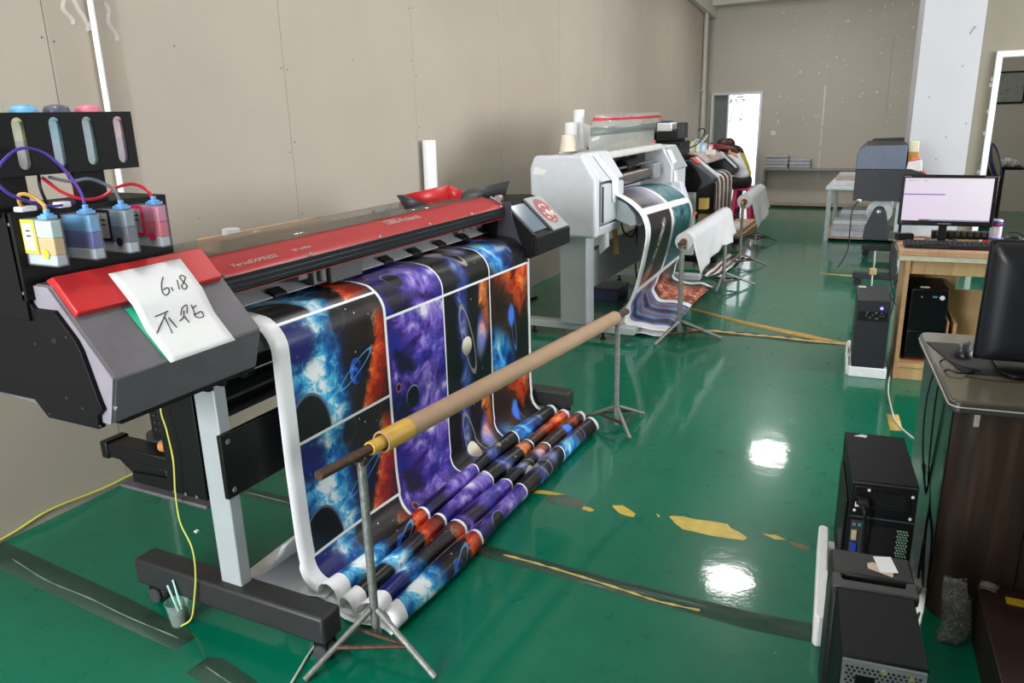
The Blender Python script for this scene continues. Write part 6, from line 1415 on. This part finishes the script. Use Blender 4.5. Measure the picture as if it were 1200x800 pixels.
# ------------------------------------------------------------------ office beyond the white door frame
od = thing('office_table', 'dark table seen through the white door frame', 'table', (1.2, 12.1, 0))
mb = MB(); mb.box(.86, 1.42, 11.95, 12.5, .755, .79); mb.build('table_top', satin, od, bevel=.004); mb = MB(); mb.box(.95, 1.22, 12.0, 12.45, 0, .755); mb.build('pedestal', mat('dark_pedestal', (40, 36, 38), .5), od); mb = MB(); mb.box(1.13, 1.19, 11.996, 12.0, .66, .70); mb.build('plate', mat('plate_grey', (150, 150, 152), .4), od)
def teacup(x, y, lab):
    mb = MB(); mb.lathe([(.03, 0), (.05, .03), (.055, .085), (.050, .085), (.046, .035), (.002, .008)], (x, y, .791), n=18, caps=False); mb.tube([(x + .052, y, .86), (x + .085, y, .85), (x + .075, y, .82), (x + .048, y, .815)], .007, 6)
    return tag(mb.build('tea_cup', white), lab, 'cup', 'cups on the office table')
teacup(1.17, 12.05, 'white cup standing nearer the chair on the office table'); teacup(1.285, 12.06, 'white cup standing at the outer edge of the office table')
mb = MB(); mb.box(1.225, 1.29, 12.2, 12.27, .791, .89); tag(mb.build('white_jar', white, bevel=.01), 'white jar standing behind the cups on the office table', 'jar')
ch = thing('round_chair', 'round backed chair with blue band tilted behind the white door frame', 'chair', (.98, 11.3, 0))
mb = MB(); c_ = Vector((.985, 11.2, .90)); nrm = Vector((.93, -.25, .30)).normalized(); mb.lathe([(.001, .0), (.20, 0), (.23, .02), (.20, .045), (.001, .055)], c_, nrm, 28, caps=False); mb.build('backrest', mat('chair_tan', (150, 136, 112), .6), ch)
mb = MB(); a = nrm.orthogonal().normalized(); b = nrm.cross(a); mb.tube([c_ + nrm * .035 + (a * math.cos(t) + b * math.sin(t)) * .205 for t in [2 * PI * k / 28 for k in range(29)]], .025, 8); mb.build('blue_band', mat('chair_blue', (52, 60, 120), .5), ch)
mb = MB(); mb.box(.62, 1.0, 11.05, 11.45, .42, .48); mb.build('seat', mat('chair_tan', (150, 136, 112)), ch, bevel=.02)
for x in (.66, .94):
    for y in (11.09, 11.39): mb = MB(); mb.cyl((x, y, 0), (x, y, .42), .014, n=10); mb.build('leg', steel, ch)
mb = MB(); mb.prism([(.80, .86), (.93, .90), (.97, 1.07), (.82, 1.02)], 'y', 11.6, 11.63); mb.mi = 1; mb.prism([(.86, .985), (.925, 1.0), (.93, 1.02), (.865, 1.005)], 'y', 11.595, 11.6); tag(mb.build('dark_sign', [satin, white]), 'small dark tilted panel with white mark behind the round chair', 'panel')
mb = MB(); mb.box(.8, 1.0, 11.58, 11.66, .0, .865); tag(mb.build('filing_cabinet', mat('cabinet_dark', (44, 44, 50), .5), bevel=.004), 'narrow dark cabinet behind the round chair', 'cabinet')
pf = thing('picture_frame', 'framed picture with green marks hanging in the office', 'picture', (1.32, 13.93, 1.8))
mb = MB(); mb.box(1.06, 1.52, 13.925, 13.948, 1.575, 2.03); mb.build('frame', satin, pf, bevel=.003); mb = MB(); mb.box(1.085, 1.495, 13.918, 13.926, 1.60, 2.005)
pm = bpy.data.materials.new('green_sketch'); g = G(pm); x, y, z = g.coord(); n = g.noise(g.vec(x, y, z), 9, 4, .7); d = ((x - 1.19) * (x - 1.19) + (z - 1.83) * (z - 1.83)).sqrt() if False else None
g.set(color=g.mix(n.gt(.57) * .8, rgb(150, 152, 150), rgb(110, 146, 74)), rough=.3); mb.build('picture', pm, pf)
# ------------------------------------------------------------------ the two seated people at the far end
def skinned(name, J, B, m, parent, sub=2):
    """one continuous surface grown along a skeleton: J joints (point, radius), B bones"""
    me = bpy.data.meshes.new(name); idx = {k: i for i, k in enumerate(J)}
    root = parent
    while root.parent: root = root.parent
    inv = WM[root.name].inverted()
    me.from_pydata([inv @ Vector(J[k][0]) for k in J], [(idx[a], idx[b]) for a, b in B], [])
    o = bpy.data.objects.new(name, me); COL.objects.link(o); o.parent = parent
    me.materials.append(m)
    s = o.modifiers.new('skin', 'SKIN'); s.use_smooth_shade = True
    if not me.skin_vertices: me.attributes  # layer is made with the modifier
    for i, k in enumerate(J):
        r = J[k][1]; me.skin_vertices[0].data[i].radius = (r, r) if not isinstance(r, tuple) else r
    me.skin_vertices[0].data[0].use_root = True
    d = o.modifiers.new('smooth', 'SUBSURF'); d.levels = sub; d.render_levels = sub
    return o
skinm = mat('skin', (196, 150, 124), .55, var=.04)
def hand_joints(J, B, wrist, d, side, pre):
    """five short finger chains out of the palm"""
    w = Vector(J[wrist][0]); d = Vector(d).normalized(); s = Vector(side).normalized(); dn = Vector((0, 0, -1))
    J[pre + 'palm'] = (w + d * .055, .022); B.append((wrist, pre + 'palm'))
    p = w + d * .055
    for k, (o, L) in enumerate(((-.027, .055), (-.009, .072), (.009, .078), (.027, .068))):
        a, b, c = p + s * o + d * .03, p + s * o + d * (.03 + L * .5) + dn * .010, p + s * o + d * (.03 + L * .85) + dn * .035
        J[pre + 'f%da' % k] = (a, .0095); J[pre + 'f%db' % k] = (b, .0085); J[pre + 'f%dc' % k] = (c, .0075)
        B += [(pre + 'palm', pre + 'f%da' % k), (pre + 'f%da' % k, pre + 'f%db' % k), (pre + 'f%db' % k, pre + 'f%dc' % k)]
    J[pre + 't'] = (w + d * .03 - s * .045, .010); J[pre + 'u'] = (w + d * .065 - s * .055 + dn * .01, .009)
    B += [(pre + 'palm', pre + 't'), (pre + 't', pre + 'u')]
def seated(x, y, zs, lean, label, shirt_m, trouser_m, hair_m, face, hair_long):
    """sitting on a stool of height zs, facing -X, bent forward by lean (radians)"""
    t = thing('person', label, 'person', (x, y, 0))
    f = Vector((-1, 0, 0)); u = (Vector((0, 0, 1)) * math.cos(lean) + f * math.sin(lean)); o = Vector((x, y, zs + .085)); lat = Vector((0, 1, 0))
    ch = o + u * .30; nk = o + u * .47 + f * .01; hd = nk + u * .06 + f * .05
    J = {'pelvis': (o, .085), 'waist': (o + u * .15, .08), 'chest': (ch, .108), 'upper': (o + u * .41, .085), 'neck': (nk, .048), 'head0': (nk + u * .05 + f * .015, .055)}
    B = [('pelvis', 'waist'), ('waist', 'chest'), ('chest', 'upper'), ('upper', 'neck'), ('neck', 'head0')]
    for s, sg in (('l', -1), ('r', 1)):
        sh = o + u * .40 + lat * sg * .155; el = sh + f * .16 + Vector((0, 0, -.20)) + lat * sg * .03; wr = el + f * .20 + Vector((0, 0, .02)) - lat * sg * .06
        hp = o + lat * sg * .085 + Vector((0, 0, -.01)); kn = Vector((x - .40, y + sg * .11, zs + .055)); an = Vector((x - .36, y + sg * .11, .085)); toe = an + Vector((-.15, 0, -.05))
        J.update({s + 'sh': (sh, .058), s + 'el': (el, .040), s + 'wr': (wr, .026), s + 'hp': (hp, .075), s + 'kn': (kn, .060), s + 'ca': (kn.lerp(an, .35), .055), s + 'an': (an, .036), s + 'to': (toe, .032)})
        B += [('upper', s + 'sh'), (s + 'sh', s + 'el'), (s + 'el', s + 'wr'), ('pelvis', s + 'hp'), (s + 'hp', s + 'kn'), (s + 'kn', s + 'ca'), (s + 'ca', s + 'an'), (s + 'an', s + 'to')]
        hand_joints(J, B, s + 'wr', f + Vector((0, 0, -.15)), lat * sg * -1, s)
    # head: skull and jaw grown on the same surface
    hc = hd + u * .05 + f * .02
    J['skull'] = (hc + u * .02 - f * .01, .086); J['brow'] = (hc + u * .005 + f * .035, .062); J['chin'] = (hc - u * .06 + f * .05, .032); J['nose'] = (hc - u * .012 + f * .10, .011)
    B += [('head0', 'skull'), ('skull', 'brow'), ('brow', 'chin'), ('brow', 'nose')]
    body = skinned('body', J, B, skinm, t)
    for sg in (-1, 1):
        mb = MB(); mb.ball(hc + f * .086 + lat * sg * .032 + u * .008, .010, 8); mb.build('eye', mat('eye_dark', (24, 18, 16), .3), body)
        mb = MB(); mb.ball(hc + lat * sg * .086 - f * .005, .022, 8, (.7, .35, 1.2)); mb.build('ear', skinm, body)
    mb = MB(); mb.ball(hc + f * .085 - u * .048, .016, 8, (.4, 1.3, .4)); mb.build('mouth', mat('lips', (170, 96, 90), .5), body)
    # shirt and trousers follow the body
    S = {k: (J[k][0], J[k][1] + (.026 if k == 'waist' else .016)) for k in ('waist', 'pelvis', 'chest', 'upper', 'lsh', 'rsh', 'lel', 'rel')}
    for s in 'lr': S[s + 'el'] = (Vector(J[s + 'sh'][0]).lerp(Vector(J[s + 'el'][0]), .75), J[s + 'el'][1] + .022)
    S['pelvis'] = (o + u * .02, .130); S['upper'] = (o + u * .43, .098)
    skinned('shirt', {k: S[k] for k in ('chest', 'waist', 'pelvis', 'upper', 'lsh', 'rsh', 'lel', 'rel')}, [('chest', 'waist'), ('waist', 'pelvis'), ('chest', 'upper'), ('upper', 'lsh'), ('upper', 'rsh'), ('lsh', 'lel'), ('rsh', 'rel')], shirt_m, t)
    T = {'pelvis': (o + Vector((0, 0, -.005)), .118), 'belt': (o + u * .07, .112), 'seam': (o - f * .055 - Vector((0, 0, .02)), .085)}
    for s in 'lr':
        for k, e in (('hp', .032), ('kn', .014), ('ca', .014)): T[s + k] = (J[s + k][0], J[s + k][1] + e)
        T[s + 'an'] = (Vector(J[s + 'an'][0]) + Vector((0, 0, .03)), .048)
    skinned('trousers', T, [('pelvis', 'belt'), ('pelvis', 'seam')] + [e for s in 'lr' for e in (('pelvis', s + 'hp'), (s + 'hp', s + 'kn'), (s + 'kn', s + 'ca'), (s + 'ca', s + 'an'))], trouser_m, t)
    for s in 'lr':
        a = Vector(J[s + 'an'][0]); mb = MB(); mb.rings([[(a.x + .05 - .25 * v, a.y + .045 * math.sin(PI * (.15 + .75 * v)) ** .5 * math.cos(w_), .002 + (.075 - .035 * v) * max(0, math.sin(w_))) for w_ in [2 * PI * q / 14 for q in range(14)]] for v in [k / 7 for k in range(8)]]); mb.build('shoe', mat('dark_shoe', (40, 36, 38), .6), t)
    H = {'top': (hc + u * .045 - f * .025, .092), 'back': (hc - u * .03 - f * .07, .072), 'fringe': (hc + u * .062 + f * .045, .05)}; HB = [('top', 'back'), ('top', 'fringe')]
    if hair_long:
        H['tie'] = (hc - u * .04 - f * .125, .05); H['t1'] = (hc - u * .12 - f * .17, .048); H['t2'] = (hc - u * .21 - f * .18, .03); HB += [('back', 'tie'), ('tie', 't1'), ('t1', 't2')]
    mb = MB(); mb.ball(hc + u * .030 - f * .018, .101, 16, (1.0, .92, .98)); mb.ball(hc - u * .03 - f * .05, .075, 12, (.8, 1.0, 1.1))
    if hair_long:
        mb.tube(spline([hc - f * .10 - u * .01, hc - f * .145 - u * .05, hc - f * .165 - u * .13, hc - f * .15 - u * .21], 4), [.03, .034, .037, .04, .042, .043, .042, .04, .037, .032, .025, .016, .006], 10)
    mb.build('hair', hair_m, t, angle=180)
    return t
def stool(label, c, x, y, h):
    t = thing('plastic_stool', label, 'stool', (x, y, 0), group='plastic stools')
    m = mat('stool_%d_%d_%d' % c, c, .4, var=.04); a = .13; b = .165
    mb = MB(); mb.prism(rrect(x - a, x + a, y - a, y + a, .03), 'z', h - .03, h); mb.build('seat', m, t, bevel=.008)
    for sx in (-1, 1):
        for sy in (-1, 1):
            mb = MB(); R = []
            for z, q in ((h - .02, a - .01), (0, b)):
                cx_, cy_ = x + sx * q, y + sy * q
                R.append([(cx_ + dx * sx, cy_ + dy * sy, z) for dx, dy in ((0, 0), (-.06, 0), (-.06, -.012), (-.012, -.012), (-.012, -.06), (0, -.06))])
            mb.rings(R); mb.build('leg', m, t)
    mb = MB(); z = h * .42; q = a + .015
    mb.box(x - q, x + q, y - q, y - q + .008, z, z + .035); mb.box(x - q, x + q, y + q - .008, y + q, z, z + .035); mb.box(x - q, x - q + .008, y - q, y + q, z, z + .035); mb.box(x + q - .008, x + q, y - q, y + q, z, z + .035)
    mb.build('rail', m, t)
    return t
stool('pink plastic stool under the person in the white shirt', (226, 60, 110), -2.08, 12.0, .47)
stool('blue plastic stool under the person in the yellow top', (70, 84, 176), -2.17, 12.75, .43)
seated(-2.06, 12.0, .47, .50, 'person in white shirt and black trousers seated on a pink stool, bent over work', mat('white_shirt', (226, 228, 236), .8, var=.03), mat('black_trousers', (22, 22, 26), .8), mat('brown_hair', (62, 34, 28), .5, var=.15, scale=60), 1, True)
seated(-2.16, 12.75, .43, .42, 'person in yellow top and navy trousers seated behind the one in white', mat('yellow_top', (196, 180, 60), .8, var=.04), mat('navy_trousers', (40, 46, 84), .8), mat('brown_hair', (62, 34, 28)), 1, True)
mb = MB(); mb.box(-2.75, -2.42, 11.8, 12.9, .60, .63); tb = mb
wt2 = thing('work_bench', 'low work bench that the two seated people lean over', 'table', (-2.6, 12.35, 0))
mb.build('bench_top', mat('bench_dark', (90, 86, 80), .5), wt2)
for x in (-2.73, -2.47):
    for y in (11.83, 12.84): mb = MB(); mb.box(x, x + .04, y, y + .04, 0, .60); mb.build('leg', mat('bench_dark', (90, 86, 80)), wt2)
